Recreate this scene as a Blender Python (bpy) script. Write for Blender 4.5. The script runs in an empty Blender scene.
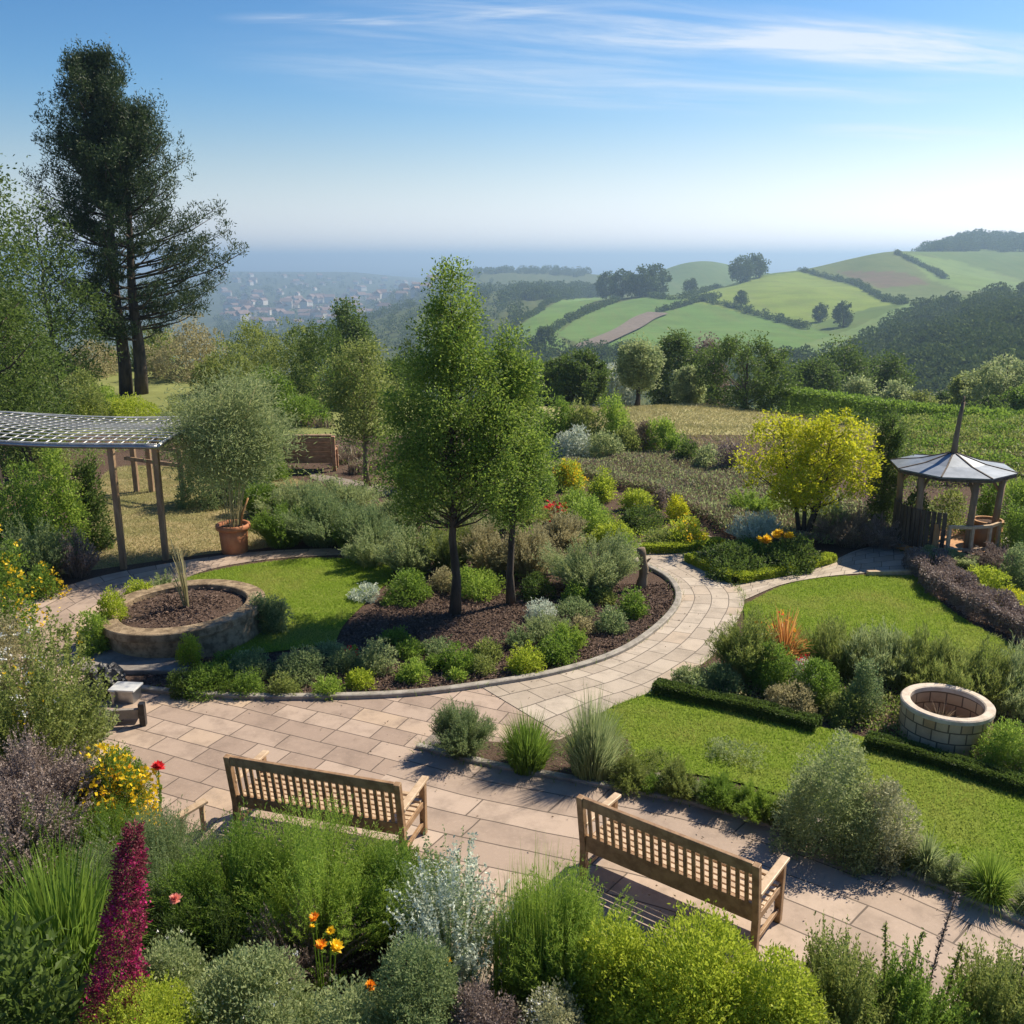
import bpy, bmesh, math, random
import numpy as np
from mathutils import Vector
# ------------------------------------------------------------------ camera, sky, sun, exposure
F, CX, CY, HOR, CZ = 950.0, 512.0, 512.0, 258.0, 6.2
PITCH = math.atan((CY - HOR) / F)
SP, CP = math.sin(PITCH), math.cos(PITCH)
SUN_AZ, SUN_EL = math.radians(56), math.radians(46)      # azimuth right of the view direction (+Y)
scene = bpy.context.scene
COL = scene.collection
cam_d = bpy.data.cameras.new('camera')
cam_d.sensor_width = 36.0
cam_d.lens = 36.0 * F / 1024.0
cam_d.clip_start, cam_d.clip_end = 0.1, 120000.0
cam = bpy.data.objects.new('camera', cam_d)
COL.objects.link(cam)
cam.location = (0, 0, CZ)
cam.rotation_euler = (math.pi / 2 - PITCH, 0, 0)
scene.camera = cam
scene.view_settings.view_transform = 'Standard'
scene.view_settings.look = 'None'
scene.view_settings.gamma = 1.0
scene.view_settings.use_curve_mapping = False
scene.view_settings.exposure = 0.85
scene.cycles.volume_bounces = 0
scene.cycles.transparent_max_bounces = 16
scene.cycles.max_bounces = 8
scene.cycles.diffuse_bounces = 5
scene.cycles.volume_max_steps = 64

def nd(nt, t, **kw):
    n = nt.nodes.new(t)
    for k, v in kw.items():
        if k.startswith('i_'): n.inputs[k[2:].replace('_', ' ')].default_value = v
        else: setattr(n, k, v)
    return n

def mathn(nt, op, a, b=None, clamp=False):
    n = nt.nodes.new('ShaderNodeMath'); n.operation = op; n.use_clamp = clamp
    for i, v in enumerate((a, b)):
        if v is None: continue
        if isinstance(v, (int, float)): n.inputs[i].default_value = v
        else: nt.links.new(v, n.inputs[i])
    return n.outputs[0]

def mixc(nt, fac, a, b):
    n = nt.nodes.new('ShaderNodeMix'); n.data_type = 'RGBA'
    for s, v in ((n.inputs[0], fac), (n.inputs[6], a), (n.inputs[7], b)):
        if isinstance(v, (int, float)): s.default_value = v
        elif isinstance(v, tuple): s.default_value = (*v[:3], 1)
        else: nt.links.new(v, s)
    return n.outputs[2]

def noise(nt, vec, scale, detail=4, rough=0.55):
    n = nt.nodes.new('ShaderNodeTexNoise')
    n.inputs['Scale'].default_value = scale; n.inputs['Detail'].default_value = detail
    n.inputs['Roughness'].default_value = rough
    if vec is not None: nt.links.new(vec, n.inputs['Vector'])
    return n.outputs['Fac']

def ramp(nt, fac, lo, hi):
    n = nt.nodes.new('ShaderNodeMapRange'); n.interpolation_type = 'SMOOTHSTEP'
    n.inputs[1].default_value = lo; n.inputs[2].default_value = hi
    nt.links.new(fac, n.inputs[0]); return n.outputs[0]

world = bpy.data.worlds.new('World'); scene.world = world; world.use_nodes = True
wt = world.node_tree
for n in list(wt.nodes): wt.nodes.remove(n)
sky = wt.nodes.new('ShaderNodeTexSky'); sky.sky_type = 'NISHITA'; sky.sun_disc = False
sky.sun_elevation = SUN_EL; sky.sun_rotation = SUN_AZ
sky.altitude = 100; sky.air_density = 1.0; sky.dust_density = 0.3; sky.ozone_density = 2.5
tc = wt.nodes.new('ShaderNodeTexCoord')
sx = wt.nodes.new('ShaderNodeSeparateXYZ'); wt.links.new(tc.outputs['Generated'], sx.inputs[0])
zc = mathn(wt, 'MAXIMUM', sx.outputs[2], 0.02)
cu = mathn(wt, 'DIVIDE', sx.outputs[0], zc); cv = mathn(wt, 'DIVIDE', sx.outputs[1], zc)
def cirrus(c, s, ang, st, lo, hi, seed):
    """one patch of cirrus on the cloud layer: an elliptical area filled with streaky noise"""
    ca, sa = math.cos(ang), math.sin(ang)
    dx = mathn(wt, 'SUBTRACT', cu, c[0]); dy = mathn(wt, 'SUBTRACT', cv, c[1])
    a = mathn(wt, 'ADD', mathn(wt, 'MULTIPLY', dx, ca), mathn(wt, 'MULTIPLY', dy, sa))
    b = mathn(wt, 'SUBTRACT', mathn(wt, 'MULTIPLY', dy, ca), mathn(wt, 'MULTIPLY', dx, sa))
    an = mathn(wt, 'DIVIDE', a, s[0]); bn = mathn(wt, 'DIVIDE', b, s[1])
    r2 = mathn(wt, 'ADD', mathn(wt, 'MULTIPLY', an, an), mathn(wt, 'MULTIPLY', bn, bn))
    m = wt.nodes.new('ShaderNodeMapRange'); m.interpolation_type = 'SMOOTHSTEP'
    m.inputs[1].default_value = 1.0; m.inputs[2].default_value = 0.0; wt.links.new(r2, m.inputs[0])
    cb = wt.nodes.new('ShaderNodeCombineXYZ')
    wt.links.new(mathn(wt, 'MULTIPLY', a, st[0]), cb.inputs[0]); wt.links.new(mathn(wt, 'MULTIPLY', b, st[1]), cb.inputs[1])
    cb.inputs[2].default_value = seed
    n = wt.nodes.new('ShaderNodeTexNoise'); n.inputs['Scale'].default_value = 1.0
    n.inputs['Detail'].default_value = 7; n.inputs['Roughness'].default_value = 0.62; n.inputs['Distortion'].default_value = 0.5
    wt.links.new(cb.outputs[0], n.inputs['Vector'])
    return mathn(wt, 'MULTIPLY', ramp(wt, n.outputs['Fac'], lo, hi), m.outputs[0])
CIRRUS = [((2.15, 5.2), (1.5, 0.55), 0.42, (0.8, 3.0), 0.28, 0.72, 3.1),
          ((0.9, 4.8), (1.9, 0.6), 0.30, (0.7, 2.8), 0.33, 0.80, 8.7),
          ((-0.35, 4.45), (1.0, 0.32), -0.1, (0.8, 3.2), 0.38, 0.85, 1.3),
          ((3.3, 8.4), (1.3, 0.55), 0.35, (0.6, 2.4), 0.36, 0.85, 5.9),
          ((0.9, 5.9), (2.8, 1.7), 0.3, (0.5, 1.8), 0.30, 1.0, 11.0)]
tot = None
for c in CIRRUS:
    k = cirrus(*c); tot = k if tot is None else mathn(wt, 'ADD', tot, k, True)
v1 = nd(wt, 'ShaderNodeVectorMath', operation='MULTIPLY'); v1.inputs[1].default_value = (.150, .150, .155); wt.links.new(sky.outputs[0], v1.inputs[0])
v1b = nd(wt, 'ShaderNodeVectorMath', operation='MINIMUM'); v1b.inputs[1].default_value = (1.8, 1.8, 1.8); wt.links.new(v1.outputs[0], v1b.inputs[0])
sp_ = nd(wt, 'ShaderNodeSeparateXYZ'); wt.links.new(v1b.outputs[0], sp_.inputs[0]); gm = nd(wt, 'ShaderNodeCombineXYZ')
for i_, (pw_, k_) in enumerate(((2.0, 1.20), (1.55, 1.02), (1.35, .86))): wt.links.new(mathn(wt, 'MULTIPLY', mathn(wt, 'POWER', sp_.outputs[i_], pw_), k_), gm.inputs[i_])
v2 = nd(wt, 'ShaderNodeVectorMath', operation='MULTIPLY'); v2.inputs[1].default_value = (5.8, 5.5, 6.2); wt.links.new(gm.outputs[0], v2.inputs[0])
sg = nd(wt, 'ShaderNodeSeparateXYZ'); wt.links.new(v2.outputs[0], sg.inputs[0])
hzc = nd(wt, 'ShaderNodeCombineXYZ')                                # pale air near the horizon, as bright as the sky it lies in
for i_, k_ in enumerate((.90, 1.0, 1.11)): wt.links.new(mathn(wt, 'MULTIPLY', sg.outputs[1], k_), hzc.inputs[i_])
hf = mathn(wt, 'MULTIPLY', mathn(wt, 'SUBTRACT', 1.0, ramp(wt, sx.outputs[2], 0.0, 0.17)), .85)
skyc = mixc(wt, hf, v2.outputs[0], hzc.outputs[0])
ccol = mixc(wt, mathn(wt, 'MULTIPLY', tot, 0.72), skyc, (6.3, 6.5, 6.7))
bg = wt.nodes.new('ShaderNodeBackground'); bg.inputs[1].default_value = 0.084
wt.links.new(ccol, bg.inputs[0])
wo = wt.nodes.new('ShaderNodeOutputWorld'); wt.links.new(bg.outputs[0], wo.inputs[0])

sun_d = bpy.data.lights.new('sun', 'SUN'); sun_d.energy = 4.2; sun_d.angle = math.radians(0.5); sun_d.color = (1.0, 0.88, 0.69)
sun = bpy.data.objects.new('sun', sun_d); COL.objects.link(sun)
sd = Vector((math.cos(SUN_EL) * math.sin(SUN_AZ), math.cos(SUN_EL) * math.cos(SUN_AZ), math.sin(SUN_EL)))
sun.rotation_euler = sd.to_track_quat('Z', 'Y').to_euler(); sun.location = sd * 60

# ------------------------------------------------------------------ helpers: projection
RNG = np.random.default_rng(11)
random.seed(5)
def ray(px, py):
    u = (px - CX) / F; w = (CY - py) / F
    return np.array((u, CP + w * SP, -SP + w * CP))
def G(px, py, z=0.0):
    d = ray(px, py); t = (z - CZ) / d[2]
    return np.array((d[0] * t, d[1] * t, z))
def depth(p): return p[1] * CP - (p[2] - CZ) * SP
def ppm(p): return F / depth(p)
def ztop(p, ytop):
    w = (CY - ytop) / F
    return CZ + p[1] * (w * CP - SP) / (CP + w * SP)
def proj(P):
    P = np.atleast_2d(P); zc = P[:, 1] * CP - (P[:, 2] - CZ) * SP; yc = P[:, 1] * SP + (P[:, 2] - CZ) * CP
    return np.stack((CX + F * P[:, 0] / zc, CY - F * yc / zc), 1)

# ------------------------------------------------------------------ helpers: materials
MATS = {}
def new_mat(name):
    m = bpy.data.materials.new(name); m.use_nodes = True
    nt = m.node_tree
    for n in list(nt.nodes): nt.nodes.remove(n)
    out = nt.nodes.new('ShaderNodeOutputMaterial'); MATS[name] = m
    return m, nt, out
def foliage(name, c1, c2, trans=0.42, rough=0.5, var=0.35, tint=None, spec=0.28, ns=2.3):
    neutral = name in ('leaf_silver', 'leaf_white', 'leaf_straw', 'leaf_brown', 'leaf_plum', 'leaf_lime', 'leaf_yellow')
    if name.startswith('leaf'): c1, c2 = [tuple(min(.8, x * k) for x, k in zip(c, (1.42, 1.42, 1.36) if neutral else (2.5, 2.12, 1.65))) for c in (c1, c2)]
    m, nt, out = new_mat(name)
    g = nt.nodes.new('ShaderNodeNewGeometry'); t = nt.nodes.new('ShaderNodeTexCoord')
    f1 = g.outputs['Random Per Island']
    c = mixc(nt, f1, c1, c2)
    n1 = noise(nt, t.outputs['Object'], ns, 5)
    d = tint or tuple(x * 0.5 + y * 0.5 * k for x, y, k in zip(c1, c2, (1.08, 1.0, .95) if neutral else (1.2, 1.05, .75)))
    c = mixc(nt, mathn(nt, 'MULTIPLY', ramp(nt, n1, 0.42, 0.68), var), c, d)
    p = nt.nodes.new('ShaderNodeBsdfPrincipled'); nt.links.new(c, p.inputs['Base Color'])
    p.inputs['Roughness'].default_value = rough; p.inputs['Specular IOR Level'].default_value = spec
    tr = nt.nodes.new('ShaderNodeBsdfTranslucent')
    h = nt.nodes.new('ShaderNodeHueSaturation'); h.inputs['Saturation'].default_value = .98; h.inputs['Value'].default_value = 1.5
    nt.links.new(c, h.inputs['Color']); nt.links.new(h.outputs[0], tr.inputs[0])
    ms = nt.nodes.new('ShaderNodeMixShader'); ms.inputs[0].default_value = trans
    nt.links.new(p.outputs[0], ms.inputs[1]); nt.links.new(tr.outputs[0], ms.inputs[2]); nt.links.new(ms.outputs[0], out.inputs[0])
    return m
def solid(name, c1, c2, scale=6.0, rough=0.7, stretch=(1, 1, 1), bump=0.3, metal=0.0, detail=6, bscale=None, lo=.35, hi=.65):
    m, nt, out = new_mat(name)
    t = nt.nodes.new('ShaderNodeTexCoord'); mp = nt.nodes.new('ShaderNodeMapping')
    mp.inputs['Scale'].default_value = stretch; nt.links.new(t.outputs['Object'], mp.inputs[0])
    n1 = noise(nt, mp.outputs[0], scale, detail, .6)
    c = mixc(nt, ramp(nt, n1, lo, hi), c1, c2)
    p = nt.nodes.new('ShaderNodeBsdfPrincipled'); nt.links.new(c, p.inputs['Base Color'])
    p.inputs['Roughness'].default_value = rough; p.inputs['Metallic'].default_value = metal
    if bump:
        b = nt.nodes.new('ShaderNodeBump'); b.inputs['Strength'].default_value = bump; b.inputs['Distance'].default_value = 0.02
        nt.links.new(noise(nt, mp.outputs[0], bscale or scale * 3, 6, .65), b.inputs['Height']); nt.links.new(b.outputs[0], p.inputs['Normal'])
    nt.links.new(p.outputs[0], out.inputs[0])
    return m

foliage('leaf_dark', (.022, .045, .014), (.05, .09, .022))
foliage('leaf_mid', (.04, .085, .016), (.085, .15, .028))
foliage('leaf_fresh', (.065, .125, .022), (.13, .205, .042), .40)
foliage('leaf_tree', (.030, .074, .015), (.112, .175, .036), .45)
foliage('leaf_ash', (.085, .115, .08), (.20, .23, .175), .3)
foliage('leaf_bronze', (.15, .075, .035), (.28, .19, .07), .35)
foliage('leaf_lime', (.16, .22, .018), (.32, .36, .04), .42)
foliage('leaf_yellow', (.19, .235, .011), (.42, .40, .016), .42)
foliage('leaf_olive', (.052, .086, .026), (.115, .155, .055))
foliage('leaf_grey', (.066, .108, .058), (.15, .20, .12))
foliage('leaf_blue', (.045, .085, .045), (.11, .16, .09))
foliage('leaf_silver', (.24, .28, .22), (.48, .52, .47), .25)
foliage('leaf_white', (.50, .52, .52), (.72, .74, .76), .25)
foliage('leaf_straw', (.17, .155, .08), (.29, .265, .155))
foliage('leaf_brown', (.12, .09, .07), (.25, .20, .15), .2)
foliage('leaf_plum', (.11, .085, .078), (.25, .20, .185), .2)
foliage('leaf_pine', (.008, .021, .011), (.028, .052, .020), .2)
foliage('leaf_far', (.03, .055, .022), (.055, .09, .03), .1, .95, spec=.03)
foliage('petal_yellow', (.75, .50, .01), (.85, .62, .03), .3, var=.1)
foliage('petal_orange', (.80, .28, .01), (.85, .45, .02), .3, var=.1)
foliage('petal_red', (.55, .015, .02), (.75, .05, .06), .3, var=.1)
foliage('petal_magenta', (.28, .008, .07), (.62, .03, .22), .35, var=.25, tint=(.12, .02, .035))
foliage('petal_maroon', (.10, .018, .03), (.26, .05, .08), .3)
foliage('petal_pink', (.75, .28, .24), (.85, .45, .36), .3, var=.1)
foliage('petal_white', (.70, .70, .66), (.85, .85, .82), .3, var=.1)
foliage('grass_lawn', (.18, .28, .024), (.29, .39, .05), .4, .6, var=.75, tint=(.36, .36, .10), spec=.15, ns=.75)
foliage('grass_dry', (.30, .27, .12), (.44, .39, .19), .25, var=.5, tint=(.22, .26, .09))
foliage('bark_chip', (.06, .038, .03), (.20, .135, .105), .0, .85, var=.3, tint=(.25, .19, .16))
solid('bark', (.035, .026, .02), (.10, .075, .055), 5, .9, (1, 1, .25), .8)
solid('bark_light', (.14, .10, .065), (.25, .19, .13), 8, .9, (1, 1, .25), .6)
solid('wood_teak', (.22, .125, .062), (.36, .225, .12), 9, .5, (1, 1, 1), .25)
solid('wood_pale', (.45, .32, .20), (.58, .44, .30), 9, .45, (1, 1, 1), .15)
solid('wood_post', (.21, .135, .08), (.35, .235, .145), 9, .75, (1, 1, .2), .4)
solid('wood_orange', (.35, .16, .055), (.48, .25, .10), 6, .6, (1, 1, .3), .3)
solid('wood_dark', (.045, .032, .024), (.11, .08, .058), 9, .75, (1, 1, .15), .4)
solid('wood_rust', (.30, .155, .09), (.46, .26, .16), 5, .7, (1, .3, 3), .4)
solid('terracotta', (.42, .15, .065), (.52, .22, .10), 5, .7, bump=.15)
solid('planter_stone', (.15, .105, .06), (.36, .27, .17), 7, .9, bump=.7, bscale=30)
solid('rim_stone', (.48, .40, .32), (.62, .54, .45), 9, .8, bump=.3)
solid('slab_grey', (.17, .15, .135), (.28, .25, .22), 4, .85, bump=.3)
solid('kerb_stone', (.22, .20, .175), (.36, .33, .29), 6, .8, bump=.3)
solid('metal_grey', (.30, .31, .32), (.42, .43, .44), 5, .35, metal=.9, bump=.05)
solid('metal_pale', (.62, .63, .62), (.75, .75, .73), 5, .4, metal=.2, bump=.05)
solid('roof_steel', (.15, .18, .225), (.22, .255, .31), 3, .5, metal=.3, bump=.08)
solid('black_plastic', (.012, .012, .014), (.03, .03, .033), 14, .35, bump=1.0, bscale=9)
solid('house_wall', (.55, .50, .45), (.75, .72, .68), .02, .9, bump=0)
solid('house_roof', (.20, .13, .11), (.32, .23, .20), .02, .9, bump=0)
def soil_mat(name, a, b, c, s=3.0):
    m, nt, out = new_mat(name)
    t = nt.nodes.new('ShaderNodeTexCoord')
    n1 = noise(nt, t.outputs['Object'], s, 5); n2 = noise(nt, t.outputs['Object'], s * 14, 5, .7); n3 = noise(nt, t.outputs['Object'], s * .22, 3)
    col = mixc(nt, ramp(nt, n2, .35, .68), a, b); col = mixc(nt, mathn(nt, 'MULTIPLY', ramp(nt, mathn(nt, 'ADD', mathn(nt, 'MULTIPLY', n1, .4), mathn(nt, 'MULTIPLY', n3, .6)), .45, .6), .8), col, c)
    p = nt.nodes.new('ShaderNodeBsdfPrincipled'); p.inputs['Roughness'].default_value = .95; p.inputs['Specular IOR Level'].default_value = .1
    nt.links.new(col, p.inputs['Base Color'])
    bb = nt.nodes.new('ShaderNodeBump'); bb.inputs['Strength'].default_value = .9; bb.inputs['Distance'].default_value = .03
    nt.links.new(n2, bb.inputs['Height']); nt.links.new(bb.outputs[0], p.inputs['Normal']); nt.links.new(p.outputs[0], out.inputs[0])
    return m
soil_mat('mulch', (.06, .04, .03), (.16, .11, .085), (.11, .075, .06))
soil_mat('lawn_soil', (.15, .22, .026), (.20, .27, .038), (.21, .26, .05))
soil_mat('dry_turf', (.27, .22, .11), (.36, .29, .16), (.16, .17, .06), 1.2)
soil_mat('gravel', (.18, .155, .13), (.36, .32, .28), (.24, .21, .18))

def paving(name, c1, c2, c3, bw, bh, gap, rough=.75):
    """stone slabs of two colours in running bond, laid out on the sheet's own UV (metres)"""
    m, nt, out = new_mat(name)
    uv = nt.nodes.new('ShaderNodeUVMap'); uv.uv_map = 'UVMap'
    t = nt.nodes.new('ShaderNodeTexCoord')
    wob = nt.nodes.new('ShaderNodeTexNoise'); wob.inputs['Scale'].default_value = 1.1; nt.links.new(t.outputs['Object'], wob.inputs['Vector'])
    vm = nt.nodes.new('ShaderNodeVectorMath'); vm.operation = 'MULTIPLY_ADD'
    nt.links.new(wob.outputs['Color'], vm.inputs[0]); vm.inputs[1].default_value = (.05, .05, 0); nt.links.new(uv.outputs[0], vm.inputs[2])
    def brick(a, b, mo):
        br = nt.nodes.new('ShaderNodeTexBrick'); br.offset = .37; br.squash = .72; br.squash_frequency = 3
        br.inputs['Color1'].default_value = a; br.inputs['Color2'].default_value = b; br.inputs['Mortar'].default_value = mo
        br.inputs['Scale'].default_value = 1; br.inputs['Mortar Size'].default_value = gap; br.inputs['Mortar Smooth'].default_value = .15
        br.inputs['Brick Width'].default_value = bw; br.inputs['Row Height'].default_value = bh
        nt.links.new(vm.outputs[0], br.inputs['Vector']); return br
    rnd = brick((0, 0, 0, 1), (1, 1, 1, 1), (.5, .5, .5, 1))
    rv = nt.nodes.new('ShaderNodeSeparateColor'); nt.links.new(rnd.outputs['Color'], rv.inputs[0])
    col = mixc(nt, ramp(nt, rv.outputs[0], .1, .75), c1, c2)
    col = mixc(nt, ramp(nt, rv.outputs[0], .82, .97), col, c3)
    n1 = noise(nt, t.outputs['Object'], 2.2, 6, .65); n2 = noise(nt, t.outputs['Object'], 22, 4, .7)
    col = mixc(nt, mathn(nt, 'MULTIPLY', ramp(nt, n1, .42, .70), .6), col, tuple(x * .62 for x in c1))
    col = mixc(nt, mathn(nt, 'MULTIPLY', ramp(nt, n2, .5, .8), .3), col, tuple(min(1, x * 1.25) for x in c2))
    col = mixc(nt, mathn(nt, 'MULTIPLY', rnd.outputs['Fac'], .85), col, tuple(x * .22 for x in c1))
    p = nt.nodes.new('ShaderNodeBsdfPrincipled'); p.inputs['Roughness'].default_value = rough; p.inputs['Specular IOR Level'].default_value = .3
    nt.links.new(col, p.inputs['Base Color'])
    hgt = mathn(nt, 'SUBTRACT', mathn(nt, 'MULTIPLY', n2, .25), rnd.outputs['Fac'])
    bb = nt.nodes.new('ShaderNodeBump'); bb.inputs['Strength'].default_value = .5; bb.inputs['Distance'].default_value = .012
    nt.links.new(hgt, bb.inputs['Height']); nt.links.new(bb.outputs[0], p.inputs['Normal']); nt.links.new(p.outputs[0], out.inputs[0])
    return m
paving('paving_pink', (.325, .247, .20), (.43, .335, .272), (.455, .345, .255), .74, .36, .009)
paving('paving_pale', (.39, .33, .27), (.48, .415, .345), (.44, .355, .275), .52, .34, .009)
paving('paving_long', (.36, .28, .228), (.45, .355, .29), (.47, .38, .31), 2.1, .40, .010)
paving('wall_blocks', (.48, .32, .19), (.62, .45, .28), (.52, .31, .15), .215, .155, .010)

# ------------------------------------------------------------------ helpers: meshes and objects
def tag(o, label=None, cat=None, group=None, kind=None):
    if label: o['label'] = label
    if cat: o['category'] = cat
    if group: o['group'] = group
    if kind: o['kind'] = kind
    return o
def empty(name, loc, rz=0.0, label=None, cat=None, group=None):
    o = bpy.data.objects.new(name, None); COL.objects.link(o); o.empty_display_size = .2
    o.location = tuple(loc); o.rotation_euler = (0, 0, rz)
    return tag(o, label, cat, group)
def mesh_np(name, V, Q, mat, parent=None, smooth=False, uv=None, T=None, loc=None):
    """V (n,3), Q (m,4) quads, T (k,3) triangles -> one linked mesh object"""
    me = bpy.data.meshes.new(name)
    V = np.asarray(V, np.float32).reshape(-1, 3)
    Q = np.zeros((0, 4), np.int32) if Q is None else np.asarray(Q, np.int32).reshape(-1, 4)
    T = np.zeros((0, 3), np.int32) if T is None else np.asarray(T, np.int32).reshape(-1, 3)
    loops = np.concatenate((Q.ravel(), T.ravel()))
    starts = np.concatenate((np.arange(len(Q)) * 4, len(Q) * 4 + np.arange(len(T)) * 3)).astype(np.int32)
    me.vertices.add(len(V)); me.vertices.foreach_set('co', V.ravel())
    me.loops.add(len(loops)); me.loops.foreach_set('vertex_index', loops)
    me.polygons.add(len(starts)); me.polygons.foreach_set('loop_start', starts)
    if uv is not None:
        l = me.uv_layers.new(name='UVMap'); l.data.foreach_set('uv', np.asarray(uv, np.float32)[loops].ravel())
    me.update(calc_edges=True)
    me.polygons.foreach_set('use_smooth', np.full(len(starts), smooth))
    for m in (mat if isinstance(mat, (list, tuple)) else [mat]): me.materials.append(MATS[m])
    o = bpy.data.objects.new(name, me); COL.objects.link(o)
    if parent is not None: o.parent = parent
    if loc is not None: o.location = tuple(loc)
    return o

class MB:
    """collects boxes, bars, tubes and lathes; build() links them as ONE mesh object"""
    def __init__(s): s.v = []; s.q = []; s.t = []; s.n = 0
    def add(s, V, Q, T=()):
        V = np.asarray(V, float).reshape(-1, 3)
        s.v.append(V)
        if len(Q): s.q.append(np.asarray(Q, int) + s.n)
        if len(T): s.t.append(np.asarray(T, int) + s.n)
        s.n += len(V); return s
    def box(s, x0, x1, y0, y1, z0, z1):
        V = [(x, y, z) for x in (x0, x1) for y in (y0, y1) for z in (z0, z1)]
        return s.add(V, [(0, 1, 3, 2), (4, 6, 7, 5), (0, 4, 5, 1), (2, 3, 7, 6), (0, 2, 6, 4), (1, 5, 7, 3)])
    def bar(s, a, b, w, h, up=(0, 0, 1)):
        a, b = np.asarray(a, float), np.asarray(b, float); d = (b - a) / np.linalg.norm(b - a)
        up = np.asarray(up, float)
        if abs(d @ up) > .98: up = np.array((0, 1., 0))
        sd_ = np.cross(d, up); sd_ /= np.linalg.norm(sd_); u = np.cross(sd_, d)
        V = [p + i * sd_ * w / 2 + j * u * h / 2 for p in (a, b) for i in (-1, 1) for j in (-1, 1)]
        return s.add(V, [(0, 1, 3, 2), (4, 6, 7, 5), (0, 4, 5, 1), (2, 3, 7, 6), (0, 2, 6, 4), (1, 5, 7, 3)])
    def tube(s, pts, rad, sides=8):
        P = np.asarray(pts, float); n = len(P); R = np.broadcast_to(np.asarray(rad, float), (n,))
        d = np.gradient(P, axis=0); d /= np.linalg.norm(d, axis=1)[:, None] + 1e-9
        ref = np.where(np.abs(d[:, 2:3]) > .9, np.array([[1., 0, 0]]), np.array([[0, 0, 1.]]))
        ref = np.broadcast_to(ref[0], d.shape) if n < 3 or np.all(np.abs(d[:, 2]) > .6) else np.broadcast_to(ref[0], d.shape)
        a = np.cross(d, ref); a /= np.linalg.norm(a, axis=1)[:, None] + 1e-9; b = np.cross(d, a)
        th = np.arange(sides) * 2 * math.pi / sides
        V = (P[:, None] + R[:, None, None] * (np.cos(th)[None, :, None] * a[:, None] + np.sin(th)[None, :, None] * b[:, None])).reshape(-1, 3)
        Q = [(i * sides + j, i * sides + (j + 1) % sides, (i + 1) * sides + (j + 1) % sides, (i + 1) * sides + j) for i in range(n - 1) for j in range(sides)]
        V = np.vstack((V, P[0], P[-1])); c0, c1 = n * sides, n * sides + 1
        T = [(c0, (j + 1) % sides, j) for j in range(sides)] + [(c1, (n - 1) * sides + j, (n - 1) * sides + (j + 1) % sides) for j in range(sides)]
        return s.add(V, Q, T)
    def lathe(s, prof, sides=48, c=(0, 0, 0), wob=0.0, closed=False):
        n = len(prof); th = np.arange(sides) * 2 * math.pi / sides
        k = 1 + wob * (np.sin(3 * th + 1) + .6 * np.sin(5 * th))
        V = [(c[0] + r * math.cos(t) * kk, c[1] + r * math.sin(t) * kk, c[2] + z) for r, z in prof for t, kk in zip(th, k)]
        m = n if closed else n - 1
        Q = [(i * sides + j, i * sides + (j + 1) % sides, ((i + 1) % n) * sides + (j + 1) % sides, ((i + 1) % n) * sides + j) for i in range(m) for j in range(sides)]
        return s.add(V, Q)
    def build(s, name, mat, parent=None, bevel=0.0, smooth=False, loc=None):
        V = np.vstack(s.v); Q = np.vstack(s.q) if s.q else None; T = np.vstack(s.t) if s.t else None
        o = mesh_np(name, V, Q, mat, parent, smooth, None, T, loc)
        if bevel:
            b = o.modifiers.new('bevel', 'BEVEL'); b.width = bevel; b.segments = 2; b.limit_method = 'ANGLE'
        return o

# ------------------------------------------------------------------ helpers: vegetation (numpy)
def unit(a): return a / (np.linalg.norm(a, axis=-1, keepdims=True) + 1e-9)
def leaf_quads(P, D, L, W, fold=0.0):
    """one quad per leaf: P base, D direction, L length, W width (arrays or scalars)"""
    n = len(P); L = np.broadcast_to(L, (n,))[:, None]; W = np.broadcast_to(W, (n,))[:, None]
    S = unit(np.cross(D, RNG.normal(size=(n, 3)))); N = np.cross(S, D)
    m = P + D * L * .45 + N * L * .06
    V = np.stack((P, m + S * W / 2, P + D * L - N * L * fold, m - S * W / 2), 1).reshape(-1, 3)
    return V, np.arange(4 * n).reshape(-1, 4)
def sph(n):
    return unit(RNG.normal(size=(n, 3)))
def lump_points(w, h, n, lobes=14, dome=True, shell=.3, reach=.85, core=.55):
    """points and outward directions in a lumpy crown of width w and height h standing on z=0"""
    c = sph(lobes); c[:, 2] = np.abs(c[:, 2]) if dome else c[:, 2]
    rr = RNG.uniform(.35, reach, lobes)[:, None]; c = c * rr
    c = np.vstack((c, [[0, 0, .25]])); R = np.append(RNG.uniform(.20, .42, lobes), core)
    k = RNG.choice(lobes + 1, n, p=R ** 2 / (R ** 2).sum())
    d = sph(n); q = c[k] + d * (R[k] * RNG.uniform(0, 1, n) ** shell)[:, None]
    out = unit(d * .6 + unit(q) * .6)
    q[:, :2] /= np.quantile(np.abs(q[:, :2]), .985); q[:, 2] /= np.quantile(np.abs(q[:, 2]), .985)
    q *= np.minimum(1, RNG.uniform(.80, 1.14, len(R))[k] * RNG.uniform(.94, 1.04, n) / (np.linalg.norm(q, axis=1) + 1e-9))[:, None]
    if dome:
        q[:, 2] = np.where(q[:, 2] < 0, -q[:, 2] * .6, q[:, 2]); P = q * np.array((w / 2, w / 2, h))
    else:
        P = q * np.array((w / 2, w / 2, h / 2)); P[:, 2] += h / 2
    return P, out
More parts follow.
